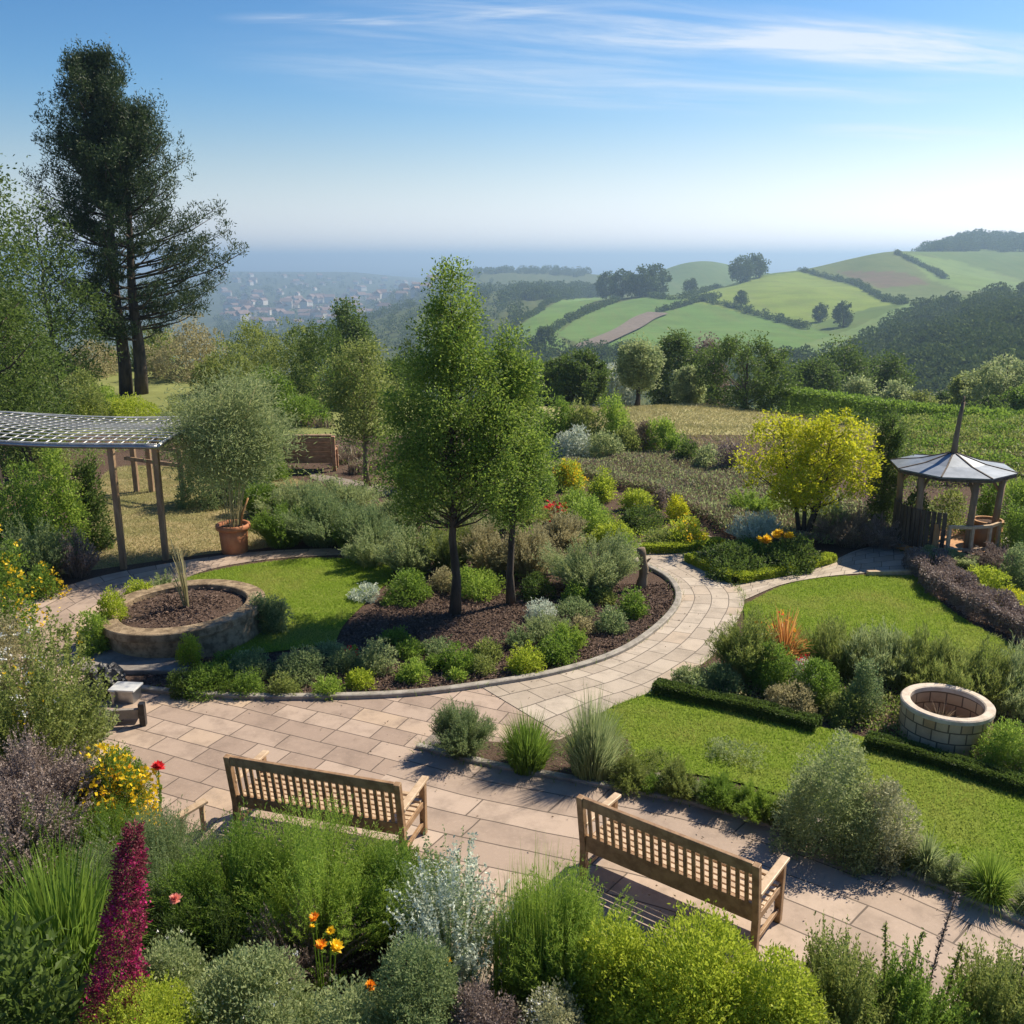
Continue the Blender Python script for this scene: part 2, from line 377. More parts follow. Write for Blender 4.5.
def f_mound(w, h, L, W, n, lobes=14, up=.35, rand=.7, tuft=6, reach=.85, core=.55):
    m = max(1, n // tuft)
    P, D = lump_points(w, h, m, lobes, reach=reach, core=core)
    P = np.repeat(P, tuft, 0); D = np.repeat(D, tuft, 0)
    P = P + RNG.normal(size=P.shape) * L * .55; P[:, 2] = np.abs(P[:, 2])
    D = unit(D + np.array((0, 0, up)) + RNG.normal(size=P.shape) * rand)
    return leaf_quads(P, D, L * RNG.uniform(.6, 1.3, len(P)), W * RNG.uniform(.7, 1.2, len(P)))
def stems_curve(w, h, ns, spread, base=.25, droop=0.0, hv=.3, tus=0):
    a = RNG.uniform(0, 2 * math.pi, ns); r = np.sqrt(RNG.uniform(0, 1, ns))
    b = np.stack((np.cos(a) * r * w * base / 2 * 2, np.sin(a) * r * w * base, np.zeros(ns)), 1) * .8
    tip = np.stack((np.cos(a) * r * w / 2 * spread, np.sin(a) * r * w / 2 * spread, h * (1 - hv * r ** 2) * RNG.uniform(.7, 1.02, ns)), 1)
    tip[:, :2] += RNG.normal(size=(ns, 2)) * w * .05
    if tus:                                                          # the clump is several tussocks of unequal height and reach
        c = RNG.normal(size=(tus, 2)) * w * .27; kk = np.argmin(np.linalg.norm(tip[:, None, :2] - c[None], axis=2), 1)
        kz = RNG.uniform(.58, 1.08, tus); kr = RNG.uniform(.85, 1.15, tus); kz[np.argmin(np.linalg.norm(c, axis=1))] = 1.0
        tip[:, 2] *= kz[kk] * RNG.uniform(.8, 1.08, ns); tip[:, :2] = c[kk] * .35 + tip[:, :2] * (.9 * kr[kk])[:, None]
        tip[:, 2] *= h / np.quantile(tip[:, 2], .985)
    return b, tip
def curve_at(b, tip, t, bend=.5):
    t = t[..., None]
    mid = np.concatenate((b[:, :2] * (1 - bend * .4) + tip[:, :2] * bend * .4, tip[:, 2:] * .6), 1)
    return b * (1 - t) ** 2 + 2 * mid * t * (1 - t) + tip * t ** 2
def f_spray(w, h, L, W, n, per=26, spread=1.0, base=.3, up=.75, hv=.35, stem=True):
    ns = max(6, n // per)
    b, tip = stems_curve(w, h, ns, spread, base, hv=hv, tus=9)
    B = np.repeat(b, per, 0); Tp = np.repeat(tip, per, 0)
    t = np.sqrt(RNG.uniform(.02, 1, ns * per)); P = curve_at(B, Tp, t)
    ax = unit(Tp - B); D = unit(ax * up + RNG.normal(size=P.shape) * .45 + np.array((0, 0, .1)))
    V, Q = leaf_quads(P, D, L * RNG.uniform(.6, 1.25, len(P)), W)
    if stem:
        V2, Q2 = f_strips(b, tip, np.full(ns, max(.003, W * .35)), 4); Q = np.vstack((Q, Q2 + len(V))); V = np.vstack((V, V2))
    return V, Q
def f_strips(b, tip, wd, seg=3, taper=.2, bend=.5, droop=None):
    n = len(b); ts = np.linspace(0, 1, seg + 1); S = unit(np.cross(tip - b, RNG.normal(size=(n, 3))))
    rows = []
    for t in ts:
        p = curve_at(b, tip, np.full(n, t), bend)
        if droop is not None: p[:, 2] -= droop * t ** 3
        ww = (wd * (1 - (1 - taper) * t ** 1.5) / 2)[:, None]
        rows += [p - S * ww, p + S * ww]
    V = np.stack(rows, 1); k = 2 * (seg + 1)
    q = np.array([(2 * i, 2 * i + 1, 2 * i + 3, 2 * i + 2) for i in range(seg)])
    Q = (np.arange(n)[:, None, None] * k + q[None]).reshape(-1, 4)
    return V.reshape(-1, 3), Q
def f_grass(w, h, bw, n, spread=1.0, base=.18, droop=.25, hv=.3, seg=4):
    b, tip = stems_curve(w, h, n, spread, base, hv=hv)
    tip[:, 2] *= RNG.uniform(.75, 1.1, n)
    rr = np.linalg.norm(tip[:, :2], axis=1) / (w / 2)
    return f_strips(b, tip, np.full(n, bw) * RNG.uniform(.6, 1.2, n), seg, .1, .25, droop * h * rr ** 2 * RNG.uniform(.3, 1.2, n))
def f_spike(w, h, L, W, n, p=.75, taper=1.0):
    t = RNG.uniform(0, 1, n) ** 1.15; r = w / 2 * (1 - t * taper) ** p * RNG.uniform(.2, 1, n) ** .5 * (1 + .2 * np.sin(t * 31)); a = RNG.uniform(0, 2 * math.pi, n)
    P = np.stack((np.cos(a) * r, np.sin(a) * r, t * h), 1); P += RNG.normal(size=P.shape) * L * .4
    D = unit(np.stack((np.cos(a), np.sin(a), np.full(n, .35)), 1) + RNG.normal(size=P.shape) * .5)
    return leaf_quads(P, D, L, W)
def f_box(path, w, h, L, W, n, z=0.0, wob=.06):
    """clipped hedge along a path of xy points: leaves just under the faces of the box"""
    P = np.asarray(path, float)[:, :2]; seg = np.diff(P, axis=0); ln = np.linalg.norm(seg, axis=1); cum = np.append(0, np.cumsum(ln))
    s = RNG.uniform(0, cum[-1], n); k = np.clip(np.searchsorted(cum, s) - 1, 0, len(ln) - 1)
    d = seg[k] / ln[k][:, None]; nrm = np.stack((-d[:, 1], d[:, 0]), 1)
    c = P[k] + d * (s - cum[k])[:, None]
    th = RNG.uniform(-.15, math.pi + .15, n); e = .45
    xx = np.sign(np.cos(th)) * np.abs(np.cos(th)) ** e; zz = np.sign(np.sin(th)) * np.abs(np.sin(th)) ** e
    jit = 1 - np.abs(RNG.normal(size=n)) * (.12 if wob < .1 else .28) + wob * np.sin(s * 5.1) + wob * .6 * np.sin(s * 11.3 + 1)
    off = xx * w / 2 * jit; zz = np.abs(zz) * h * jit
    low = RNG.uniform(0, 1, n) < .45
    zz = np.where(low & (np.abs(xx) > .75), RNG.uniform(0, 1, n) * h * .95, zz)
    Pp = np.concatenate((c + nrm * off[:, None], (zz + z)[:, None]), 1)
    out = np.concatenate((nrm * xx[:, None], (np.sin(th) * .7)[:, None]), 1)
    D = unit(unit(out) + RNG.normal(size=Pp.shape) * .7)
    return leaf_quads(Pp, D, L * RNG.uniform(.6, 1.25, n), W)
def nleaf(w, h, L, W, cover=4.5, lo=300, hi=42000):
    if cover > 10: hi = 75000
    return int(min(hi, max(lo, cover * w * h / (.5 * L * W))))

def bloom(r, mat, parent, loc, name='flower', petals=14, layers=2):
    """a flower head: rings of petals round a small centre"""
    P, D = [], []
    for k in range(layers):
        a = np.linspace(0, 2 * math.pi, petals, endpoint=False) + k * .3
        el = .25 + .5 * k
        D.append(np.stack((np.cos(a) * math.cos(el), np.sin(a) * math.cos(el), np.full(petals, math.sin(el))), 1))
    D = unit(np.vstack(D) + RNG.normal(size=(petals * layers, 3)) * .1)
    n = len(D); Sd = unit(np.cross(D, (0, 0, 1.))); up = np.cross(Sd, D)
    Pz = np.zeros((n, 3)); L = r * RNG.uniform(.85, 1.1, n)[:, None]; W = r * .5
    V = np.stack((Pz, D * L * .6 + Sd * W / 2, D * L + up * r * .05, D * L * .6 - Sd * W / 2), 1).reshape(-1, 3)
    Q = np.arange(4 * n).reshape(-1, 4)
    th = np.arange(8) * math.pi / 4
    dome = [(r * .28 * math.cos(t) * k, r * .28 * math.sin(t) * k, r * (.32 if k < 1 else .18)) for k in (1, .5) for t in th]
    V2 = np.array(dome); Q2 = np.array([(i, (i + 1) % 8, 8 + (i + 1) % 8, 8 + i) for i in range(8)] + [(8, 9, 10, 11), (8, 11, 12, 15), (12, 13, 14, 15)])
    o = mesh_np(name, np.vstack((V, V2)), np.vstack((Q, Q2 + len(V))), mat, parent)
    o.location = tuple(loc); o.rotation_euler = (random.uniform(.1, .6), random.uniform(-.3, .3), random.uniform(0, 6)); return o

# ------------------------------------------------------------------ THE LAND: one sheet, garden terrace -> valley -> hills -> coast
# sight controls: bearing column -> (row, distance) or ('z', distance, height)
CTRL = {
 -900: [('z', 60, 0), ('z', 110, -10), ('z', 250, -45), ('z', 600, -85), ('z', 1500, -108), ('z', 3000, -116), ('z', 5200, -70), ('z', 9000, -150)],
 -150: [('z', 48, 0), ('z', 62, -.5), ('z', 110, -14), ('z', 250, -56), ('z', 600, -92), ('z', 1500, -110), ('z', 3000, -117), (273, 5000), ('z', 9000, -150)],
 100: [('z', 48, 0), ('z', 62, -.5), ('z', 110, -14), ('z', 250, -56), ('z', 600, -92), ('z', 1500, -110), ('z', 3000, -117), (273, 5000), ('z', 9000, -150)],
 250: [('z', 48, 0), ('z', 62, -.8), ('z', 110, -14), ('z', 250, -56), ('z', 600, -92), ('z', 1500, -110), ('z', 3000, -117), (272, 5200), ('z', 9000, -150)],
 370: [('z', 42, 0), ('z', 62, -2.5), ('z', 110, -15), ('z', 250, -54), ('z', 600, -82), (318, 1300), ('z', 2000, -112), ('z', 3200, -117), (274, 5200), ('z', 9000, -150)],
 440: [('z', 40, -.4), ('z', 62, -3), ('z', 110, -16), ('z', 250, -50), ('z', 600, -68), (300, 1300), (280, 2200), ('z', 3200, -112), ('z', 5200, -125), ('z', 9000, -150)],
 520: [('z', 40, -.6), ('z', 60, -3), ('z', 110, -18), ('z', 220, -44), (352, 480), (322, 700), (303, 980), (291, 1350), ('z', 1650, -60), (271, 2300), ('z', 3600, -120), ('z', 9000, -150)],
 580: [('z', 40, -.8), ('z', 60, -3), ('z', 110, -18), ('z', 220, -43), (353, 460), (330, 600), (303, 850), (292, 1300), ('z', 1700, -60), (273, 2300), ('z', 3600, -120), ('z', 9000, -150)],
 640: [('z', 40, -.9), ('z', 60, -3), ('z', 110, -18), ('z', 220, -42), (354, 440), (325, 600), (297, 850), ('z', 1100, -52), (280, 1900), ('z', 3600, -118), ('z', 9000, -150)],
 700: [('z', 40, -1), ('z', 62, -3.2), ('z', 110, -18), ('z', 220, -41), (355, 440), (325, 590), (293, 860), ('z', 1120, -44), (261, 1700), ('z', 2400, -60), ('z', 3600, -115), ('z', 9000, -150)],
 760: [('z', 40, -1.2), ('z', 62, -3.6), ('z', 110, -18), ('z', 220, -40), (355, 440), (325, 580), (293, 800), (276, 1000), ('z', 1250, -40), (272, 1800), ('z', 3600, -110), ('z', 9000, -150)],
 830: [('z', 42, -1.6), ('z', 65, -4.5), ('z', 110, -18), ('z', 210, -36), (360, 400), (328, 560), (290, 800), (272, 1000), (265, 1100), ('z', 1500, -40), ('z', 3600, -100), ('z', 9000, -150)],
 895: [('z', 42, -1.8), ('z', 65, -4.8), ('z', 110, -17), ('z', 210, -33), (365, 350), (318, 560), (290, 800), (251, 1100), ('z', 1300, 2), ('z', 2000, -10), ('z', 9000, -140)],
 960: [('z', 42, -1.9), ('z', 65, -5), ('z', 110, -16), ('z', 200, -29), (352, 340), (310, 520), (290, 760), (263, 1080), (244, 1500), ('z', 2400, -10), ('z', 9000, -140)],
 1030: [('z', 42, -2), ('z', 65, -5), ('z', 110, -14), ('z', 190, -24), (345, 320), (303, 480), (292, 720), (282, 950), (243, 1500), ('z', 2400, -10), ('z', 9000, -140)],
 1200: [('z', 42, -2), ('z', 65, -5), ('z', 110, -12), ('z', 190, -18), (325, 320), (285, 480), (280, 720), (275, 950), (236, 1500), ('z', 2400, 0), ('z', 9000, -140)],
 1900: [('z', 42, -2), ('z', 65, -4), ('z', 110, -8), ('z', 190, -10), ('z', 480, 5), ('z', 950, 10), ('z', 1500, 45), ('z', 9000, -140)],
}
def sight_z(py, Y): return float(ztop(np.array((0, Y, 0)), py))
_cp, _cz = [], []
for pxc, lst in CTRL.items():
    uu = (pxc - CX) / F
    for it in [('z', 20, 0), ('z', 30, 0)] + lst:
        if it[0] == 'z': _, Y, z = it
        else: py, Y = it; z = sight_z(py, Y)
        _cp.append((uu * 4.2, math.log(Y) * 1.6)); _cz.append(z)
_cp = np.array(_cp); _cz = np.array(_cz)
def _phi(d): return np.sqrt(d * d + .03)
_A = _phi(np.linalg.norm(_cp[:, None] - _cp[None], axis=2)); _n = len(_cp)
_M = np.block([[_A, np.ones((_n, 1)), _cp], [np.ones((1, _n)), np.zeros((1, 3))], [_cp.T, np.zeros((2, 3))]])
_W = np.linalg.solve(_M, np.concatenate((_cz, np.zeros(3))))
def terrain(x, y):
    x = np.asarray(x, float); y = np.asarray(y, float); sh = x.shape; x = x.ravel(); y = y.ravel()
    yy = np.maximum(y, 6.0)
    u = np.clip(x / (yy * CP + CZ * SP), -1.6, 1.6)
    q = np.stack((u * 4.2, np.log(np.clip(np.maximum(yy, .35 * np.abs(x)), 6, 9000)) * 1.6), 1)
    z = np.empty(len(q))
    for i in range(0, len(q), 20000):
        z[i:i + 20000] = _phi(np.linalg.norm(q[i:i + 20000, None] - _cp[None], axis=2)) @ _W[:_n] + _W[_n] + q[i:i + 20000] @ _W[_n + 1:]
    s = np.clip((yy - 34) / 8, 0, 1); s = s * s * (3 - 2 * s)
    z = z * s
    r = np.hypot(x, yy)
    z = z + np.clip((r - 250) / 400, 0, 1) * (1.6 * np.sin(x * .021 + y * .013) + 1.2 * np.sin(y * .031 - x * .017))
    return z.reshape(sh)
def T1(x, y): return float(terrain(np.array([x]), np.array([y]))[0])
_ys = np.exp(np.linspace(math.log(33.5), math.log(4500), 900))
def GT(px, py, first=True):
    """the point of the land under a pixel (or None for sky)"""
    d = ray(px, py)
    if d[2] < 0:
        g = G(px, py)
        if g[1] < 34: return g
    t = _ys / d[1]; zr = CZ + t * d[2]; zt = terrain(d[0] * t, _ys); k = np.nonzero(zr <= zt)[0]
    if not len(k): return None
    k = k[0]
    if k > 0:
        a, b = zr[k - 1] - zt[k - 1], zr[k] - zt[k]; f = a / (a - b + 1e-9); Y = _ys[k - 1] + f * (_ys[k] - _ys[k - 1])
    else: Y = _ys[0]
    x = d[0] * Y / d[1]
    return np.array((x, Y, T1(x, Y)))
def at_dist(px, Y):
    """point of the land on a bearing at distance Y"""
    u = (px - CX) / F; z = 0.0
    for _ in range(4):
        x = u * (Y * CP - (z - CZ) * SP); z = T1(x, Y)
    return np.array((x, Y, z))
def inpoly(P, poly):
    poly = np.asarray(poly, float); x, y = P[:, 0], P[:, 1]; c = np.zeros(len(P), bool)
    for i in range(len(poly)):
        x0, y0 = poly[i]; x1, y1 = poly[i - 1]
        k = ((y0 > y) != (y1 > y)) & (x < (x1 - x0) * (y - y0) / (y1 - y0 + 1e-12) + x0); c ^= k
    return c
def polydist(P, line):
    line = np.asarray(line, float); d = np.full(len(P), 1e9)
    for a, b in zip(line[:-1], line[1:]):
        t = np.clip(((P - a) @ (b - a)) / ((b - a) @ (b - a) + 1e-9), 0, 1); d = np.minimum(d, np.linalg.norm(P - a - t[:, None] * (b - a), axis=1))
    return d
def crv(pts, n=8):
    """Catmull-Rom through points"""
    p = np.asarray(pts, float); p = np.vstack((2 * p[0] - p[1], p, 2 * p[-1] - p[-2])); o = []
    for i in range(1, len(p) - 2):
        for t in np.arange(n) / n:
            o.append(.5 * ((2 * p[i]) + (p[i + 1] - p[i - 1]) * t + (2 * p[i - 1] - 5 * p[i] + 4 * p[i + 1] - p[i + 2]) * t ** 2 + (3 * p[i] - p[i - 1] - 3 * p[i + 1] + p[i + 2]) * t ** 3))
    o.append(p[-2]); return np.array(o)
def gpts(px, n=8, smooth=True):
    """pixel polyline -> smooth ground polyline"""
    w = np.array([G(*p)[:2] for p in px]); return crv(w, n) if smooth else w

# land mesh
ang = np.concatenate((np.linspace(-math.pi, -.8, 40)[:-1], np.linspace(-.8, .8, 560), np.linspace(.8, math.pi, 40)[1:-1]))
rad = np.concatenate(([.0], np.linspace(3, 30, 12)[:-1], np.exp(np.linspace(math.log(30), math.log(1600), 330)), np.exp(np.linspace(math.log(1600), math.log(9000), 50))[1:]))
AA, RR = np.meshgrid(ang, rad); X = RR * np.sin(AA); Y = RR * np.cos(AA)
Z = terrain(X, Y); Z = np.where(Y < 0, np.minimum(0, -.05 * np.maximum(RR - 40, 0)), Z); Z = np.where(Y < 0, np.maximum(Z, -150), Z)
V = np.stack((X, Y, Z), 2).reshape(-1, 3); na = len(ang); nr = len(rad)
i, j = np.meshgrid(np.arange(nr - 1), np.arange(na), indexing='ij'); j2 = (j + 1) % na
Q = np.stack((i * na + j, (i + 1) * na + j, (i + 1) * na + j2, i * na + j2), 2).reshape(-1, 4)
m, nt, out = new_mat('land')
at = nt.nodes.new('ShaderNodeAttribute'); at.attribute_name = 'field'
t = nt.nodes.new('ShaderNodeTexCoord')
na_ = noise(nt, t.outputs['Object'], .035, 6, .65); nb_ = noise(nt, t.outputs['Object'], .9, 5, .7)
c = mixc(nt, mathn(nt, 'MULTIPLY', ramp(nt, na_, .35, .7), .4), at.outputs['Color'], (.06, .10, .025))
mpl = nt.nodes.new('ShaderNodeMapping'); mpl.inputs['Rotation'].default_value = (0, 0, .6); mpl.inputs['Scale'].default_value = (.16, .012, .02); nt.links.new(t.outputs['Object'], mpl.inputs[0])
c = mixc(nt, mathn(nt, 'MULTIPLY', ramp(nt, noise(nt, mpl.outputs[0], 1.0, 5, .7), .42, .66), .5), c, mixc(nt, .5, c, (.19, .19, .07)))
hs = nt.nodes.new('ShaderNodeHueSaturation'); nt.links.new(c, hs.inputs['Color']); nt.links.new(mathn(nt, 'ADD', mathn(nt, 'MULTIPLY', nb_, .8), .6), hs.inputs['Value'])
p = nt.nodes.new('ShaderNodeBsdfPrincipled'); p.inputs['Roughness'].default_value = 1; p.inputs['Specular IOR Level'].default_value = .05
nt.links.new(hs.outputs[0], p.inputs['Base Color'])
bb = nt.nodes.new('ShaderNodeBump'); bb.inputs['Strength'].default_value = .5; bb.inputs['Distance'].default_value = .15
nt.links.new(nb_, bb.inputs['Height']); nt.links.new(bb.outputs[0], p.inputs['Normal']); nt.links.new(p.outputs[0], out.inputs[0])
ground = mesh_np('ground', V, Q, 'land', smooth=True)
ground['kind'] = 'structure'
colr = np.tile(np.array((.085, .105, .035)), (len(V), 1))
PX = proj(V); DY = V[:, 1]
def zone(poly, y0, y1, col):
    k = (DY > y0) & (DY < y1) & inpoly(PX, poly); colr[k] = col
colr[(DY < 34)] = (.09, .07, .045)
k = (DY > 33) & (DY < 90); colr[k] = (.22, .24, .09)
k = (DY > 33) & (DY < 75) & (PX[:, 0] > 540) & (PX[:, 0] < 880); colr[k] = (.40, .36, .18)
k = (DY > 31) & (DY < 62) & (PX[:, 0] > 860); colr[k] = (.26, .30, .10)
k = (DY > 1200) & (PX[:, 0] < 420); colr[k] = (.06, .08, .055)
k = (DY > 380) & (DY < 1900) & (PX[:, 0] > 640); colr[k] = (.11, .17, .045)
zone([(500, 340), (530, 318), (560, 300), (612, 296), (585, 305), (556, 335), (575, 350), (540, 352)], 380, 1300, (.14, .24, .055))
zone([(556, 335), (590, 308), (640, 298), (715, 296), (660, 312), (590, 347)], 380, 1300, (.13, .225, .06))
zone([(590, 350), (660, 314), (716, 296), (780, 318), (830, 335), (820, 362), (740, 362), (600, 362)], 350, 1300, (.125, .22, .055))
zone([(684, 300), (740, 278), (800, 272), (850, 285), (905, 303), (870, 308), (810, 325), (760, 316)], 380, 1300, (.20, .27, .05))
zone([(740, 276), (830, 262), (900, 250), (960, 262), (1030, 282), (1030, 294), (960, 296), (905, 303), (850, 284), (800, 271)], 600, 1400, (.13, .17, .06))
zone([(895, 251), (960, 262), (1030, 283), (1030, 293), (960, 290), (930, 280), (912, 262)], 600, 1400, (.17, .25, .07))
zone([(835, 271), (905, 272), (930, 284), (880, 288)], 600, 1400, (.17, .12, .09))
zone([(800, 345), (850, 330), (905, 304), (940, 303), (870, 340), (815, 362)], 350, 1300, (.16, .24, .08))
at_ = ground.data.attributes.new('field', 'FLOAT_COLOR', 'POINT')
at_.data.foreach_set('color', np.concatenate((colr, np.ones((len(colr), 1))), 1).astype(np.float32).ravel())
# ploughed strips between the lower fields lie on the land
def draped_strip(name, mat, px_pts, w, lift, n=60):
    pts = [GT(*p) for p in px_pts]; c = crv(np.array([p[:2] for p in pts if p is not None]), 12)
    d = np.gradient(c, axis=0); d /= np.linalg.norm(d, axis=1)[:, None]; nn = np.stack((-d[:, 1], d[:, 0]), 1)
    W_ = np.broadcast_to(np.asarray(w, float), (len(c),))[:, None]
    rows = [c + nn * W_ * k for k in (-.5, -.17, .17, .5)]
    V = np.stack([np.concatenate((r, (terrain(r[:, 0], r[:, 1]) + lift)[:, None]), 1) for r in rows], 1).reshape(-1, 3)
    Q = [(4 * i + j, 4 * i + j + 1, 4 * i + j + 5, 4 * i + j + 4) for i in range(len(c) - 1) for j in range(3)]
    o = mesh_np(name, V, Q, mat, smooth=True); o['kind'] = 'structure'; return o
solid('plough', (.13, .10, .075), (.20, .155, .12), .4, 1, bump=.3)
draped_strip('ploughed_strip', 'plough', [(584, 350), (610, 338), (640, 322), (658, 314)], 15, 1.2)
# sea
m, nt, out = new_mat('sea_water')
p = nt.nodes.new('ShaderNodeBsdfPrincipled'); p.inputs['Base Color'].default_value = (.04, .085, .12, 1); p.inputs['Roughness'].default_value = .35
t = nt.nodes.new('ShaderNodeTexCoord'); bb = nt.nodes.new('ShaderNodeBump'); bb.inputs['Strength'].default_value = .4
nt.links.new(noise(nt, t.outputs['Object'], .02, 6), bb.inputs['Height']); nt.links.new(bb.outputs[0], p.inputs['Normal']); nt.links.new(p.outputs[0], out.inputs[0])
mb = MB(); th = np.linspace(0, 2 * math.pi, 64, endpoint=False)
rr_ = (3000, 7000, 13000, 22000)
V = [(r * math.sin(a), r * math.cos(a), -121.0 - (r / 1000.) ** 2 * .0) for r in rr_ for a in th]
Q = [(i * 64 + j, i * 64 + (j + 1) % 64, (i + 1) * 64 + (j + 1) % 64, (i + 1) * 64 + j) for i in range(3) for j in range(64)]
sea = mesh_np('sea', V, Q, 'sea_water'); sea['kind'] = 'structure'
# haze: even pale air over garden, hills and coast
m, nt, out = new_mat('haze')
pv = nt.nodes.new('ShaderNodeVolumePrincipled'); pv.inputs['Color'].default_value = (.52, .745, 1.0, 1); pv.inputs['Density'].default_value = HAZE = .00030
pv.inputs['Anisotropy'].default_value = .35
nt.links.new(pv.outputs[0], out.inputs['Volume'])
hz = MB().box(-23000, 23000, -23000, 23000, -153, 58).build('haze', 'haze'); hz['kind'] = 'stuff'; hz['label'] = 'pale blue air between the garden and the far hills'

# ------------------------------------------------------------------ GARDEN SURFACES (structure)
def sheet(name, pts, z, mat, ang=0.0):
    me = bpy.data.meshes.new(name); bm = bmesh.new()
    f = bm.faces.new([bm.verts.new((x, y, z)) for x, y in pts]); 
    if f.normal.z == 0: f.normal_update()
    bmesh.ops.triangulate(bm, faces=bm.faces[:]); bmesh.ops.recalc_face_normals(bm, faces=bm.faces[:])
    if sum(f.normal.z for f in bm.faces) < 0: bmesh.ops.reverse_faces(bm, faces=bm.faces[:])
    uvl = bm.loops.layers.uv.new('UVMap'); ca, sa = math.cos(ang), math.sin(ang)
    for f in bm.faces:
        for l in f.loops: x, y = l.vert.co.x, l.vert.co.y; l[uvl].uv = (x * ca + y * sa, -x * sa + y * ca)
    bm.to_mesh(me); bm.free(); me.materials.append(MATS[mat])
    o = bpy.data.objects.new(name, me); COL.objects.link(o); o['kind'] = 'structure'; return o
def resample(c, n):
    s = np.append(0, np.cumsum(np.linalg.norm(np.diff(c, axis=0), axis=1))); t = np.linspace(0, s[-1], n)
    return np.stack((np.interp(t, s, c[:, 0]), np.interp(t, s, c[:, 1])), 1)
def ribbon(name, L, R, z, mat, n=90, m=10, flip=False):
    """paving whose courses follow its two edges; UV in metres along / across"""
    L, R = resample(L, n), resample(R, n); c = (L + R) / 2
    s = np.append(0, np.cumsum(np.linalg.norm(np.diff(c, axis=0), axis=1))); wd = np.linalg.norm(R - L, axis=1)
    V, UV = [], []
    for i in range(n):
        for k in range(m + 1):
            f = k / m; q = L[i] * (1 - f) + R[i] * f; V.append((q[0], q[1], z)); UV.append((s[i], f * wd.mean()) if not flip else (f * wd.mean(), s[i]))
    Q = [(i * (m + 1) + k, i * (m + 1) + k + 1, (i + 1) * (m + 1) + k + 1, (i + 1) * (m + 1) + k) for i in range(n - 1) for k in range(m)]
    o = mesh_np(name, V, Q, mat, uv=UV); o['kind'] = 'structure'; return o
def kerb(name, line, w, h, mat='kerb_stone', z0=0.0):
    c = np.asarray(line); d = np.gradient(c, axis=0); d /= np.linalg.norm(d, axis=1)[:, None]; nn = np.stack((-d[:, 1], d[:, 0]), 1)
    prof = [(-.5, 0), (-.5, .85), (-.38, 1), (.38, 1), (.5, .85), (.5, 0)]
    V = [(*(c[i] + nn[i] * w * a), z0 + h * b) for i in range(len(c)) for a, b in prof]
    Q = [(6 * i + k, 6 * i + k + 1, 6 * i + k + 7, 6 * i + k + 6) for i in range(len(c) - 1) for k in range(5)]
    o = mesh_np(name, V, Q, mat); o['kind'] = 'structure'; return o
ISL = [(128, 689), (170, 694), (230, 698), (300, 699), (400, 696), (480, 687), (560, 673), (620, 653), (660, 626), (678, 602), (672, 583), (652, 570), (622, 558)]
ISL_W = gpts(ISL)
LKERB = [(418, 748), (450, 756), (500, 768), (600, 786), (700, 806), (800, 836), (900, 872), (960, 897), (1030, 928), (1130, 980)]
LK_W = gpts(LKERB)
sheet('planting_soil', [(-26, 3), (26, 3), (26, 34), (-26, 34)], .004, 'mulch')
sheet('plaza', np.vstack([gpts(p, smooth=False) for p in ([(-60, 655), (60, 655), (130, 688), (230, 698), (300, 699), (400, 696), (500, 684), (600, 664), (640, 700), (560, 740), (430, 752), (560, 790), (760, 840), (860, 900), (900, 1060), (700, 1005), (470, 985), (180, 850), (60, 830), (-150, 800)],)]), .010, 'paving_pink', -.42)
d_ = np.gradient(LK_W, axis=0); d_ /= np.linalg.norm(d_, axis=1)[:, None]; nn_ = np.stack((-d_[:, 1], d_[:, 0]), 1)
sgn = -1 if (nn_[10] @ (np.array(G(600, 900)[:2]) - LK_W[10])) < 0 else 1
ribbon('garden_path', LK_W, LK_W + nn_ * sgn * 2.6, .014, 'paving_long', 120, 12)
path_r = gpts([(560, 735), (612, 709), (660, 691), (712, 657), (737, 622), (744, 600), (733, 585), (712, 573), (690, 561), (676, 550), (660, 541)])
path_l = gpts([(480, 687), (560, 673), (620, 653), (660, 626), (678, 602), (672, 583), (652, 570), (622, 558), (606, 549)])
ribbon('garden_path', path_l, path_r, .018, 'paving_pale', 120, 12)
ribbon('garden_path', gpts([(744, 601), (780, 586), (815, 579), (850, 575), (905, 572), (960, 570), (1010, 568)]),
       gpts([(735, 585), (770, 580), (800, 574), (832, 562), (860, 550), (905, 541), (960, 535), (1010, 532)]), .022, 'paving_pale', 60, 8)
ribbon('garden_path', gpts([(645, 560), (690, 562), (705, 556), (728, 548)]), gpts([(625, 545), (690, 545), (716, 541), (690, 528)]), .020, 'paving_pale', 40, 6)
ribbon('garden_path', gpts([(-60, 668), (0, 622), (40, 597), (100, 577), (180, 562), (250, 553), (330, 549), (405, 550)]),
       gpts([(90, 740), (105, 668), (120, 628), (150, 600), (200, 573), (260, 561), (330, 556), (405, 556)]), .016, 'paving_pink', 90, 8)
ribbon('garden_path', gpts([(310, 473), (350, 480), (420, 492), (500, 500)]), gpts([(310, 479), (350, 488), (420, 501), (500, 510)]), .018, 'gravel', 40, 4)
kerb('kerb', ISL_W, .12, .075); kerb('kerb', LK_W, .11, .06, 'kerb_stone')
lawn_lower = np.vstack((gpts([(560, 752), (585, 728), (612, 708)]), gpts([(655, 692), (700, 702), (800, 724), (870, 740), (950, 762), (1040, 788)]), gpts([(1060, 800), (1060, 930), (1000, 890), (930, 858), (850, 825), (760, 790), (680, 774), (600, 768)])))
lawn_upper = np.vstack((gpts([(744, 606), (780, 588), (815, 580), (850, 577), (905, 574)]), gpts([(922, 578), (935, 598), (960, 618), (1000, 640), (1060, 670), (1060, 720)]), gpts([(900, 690), (800, 660), (745, 640)])))
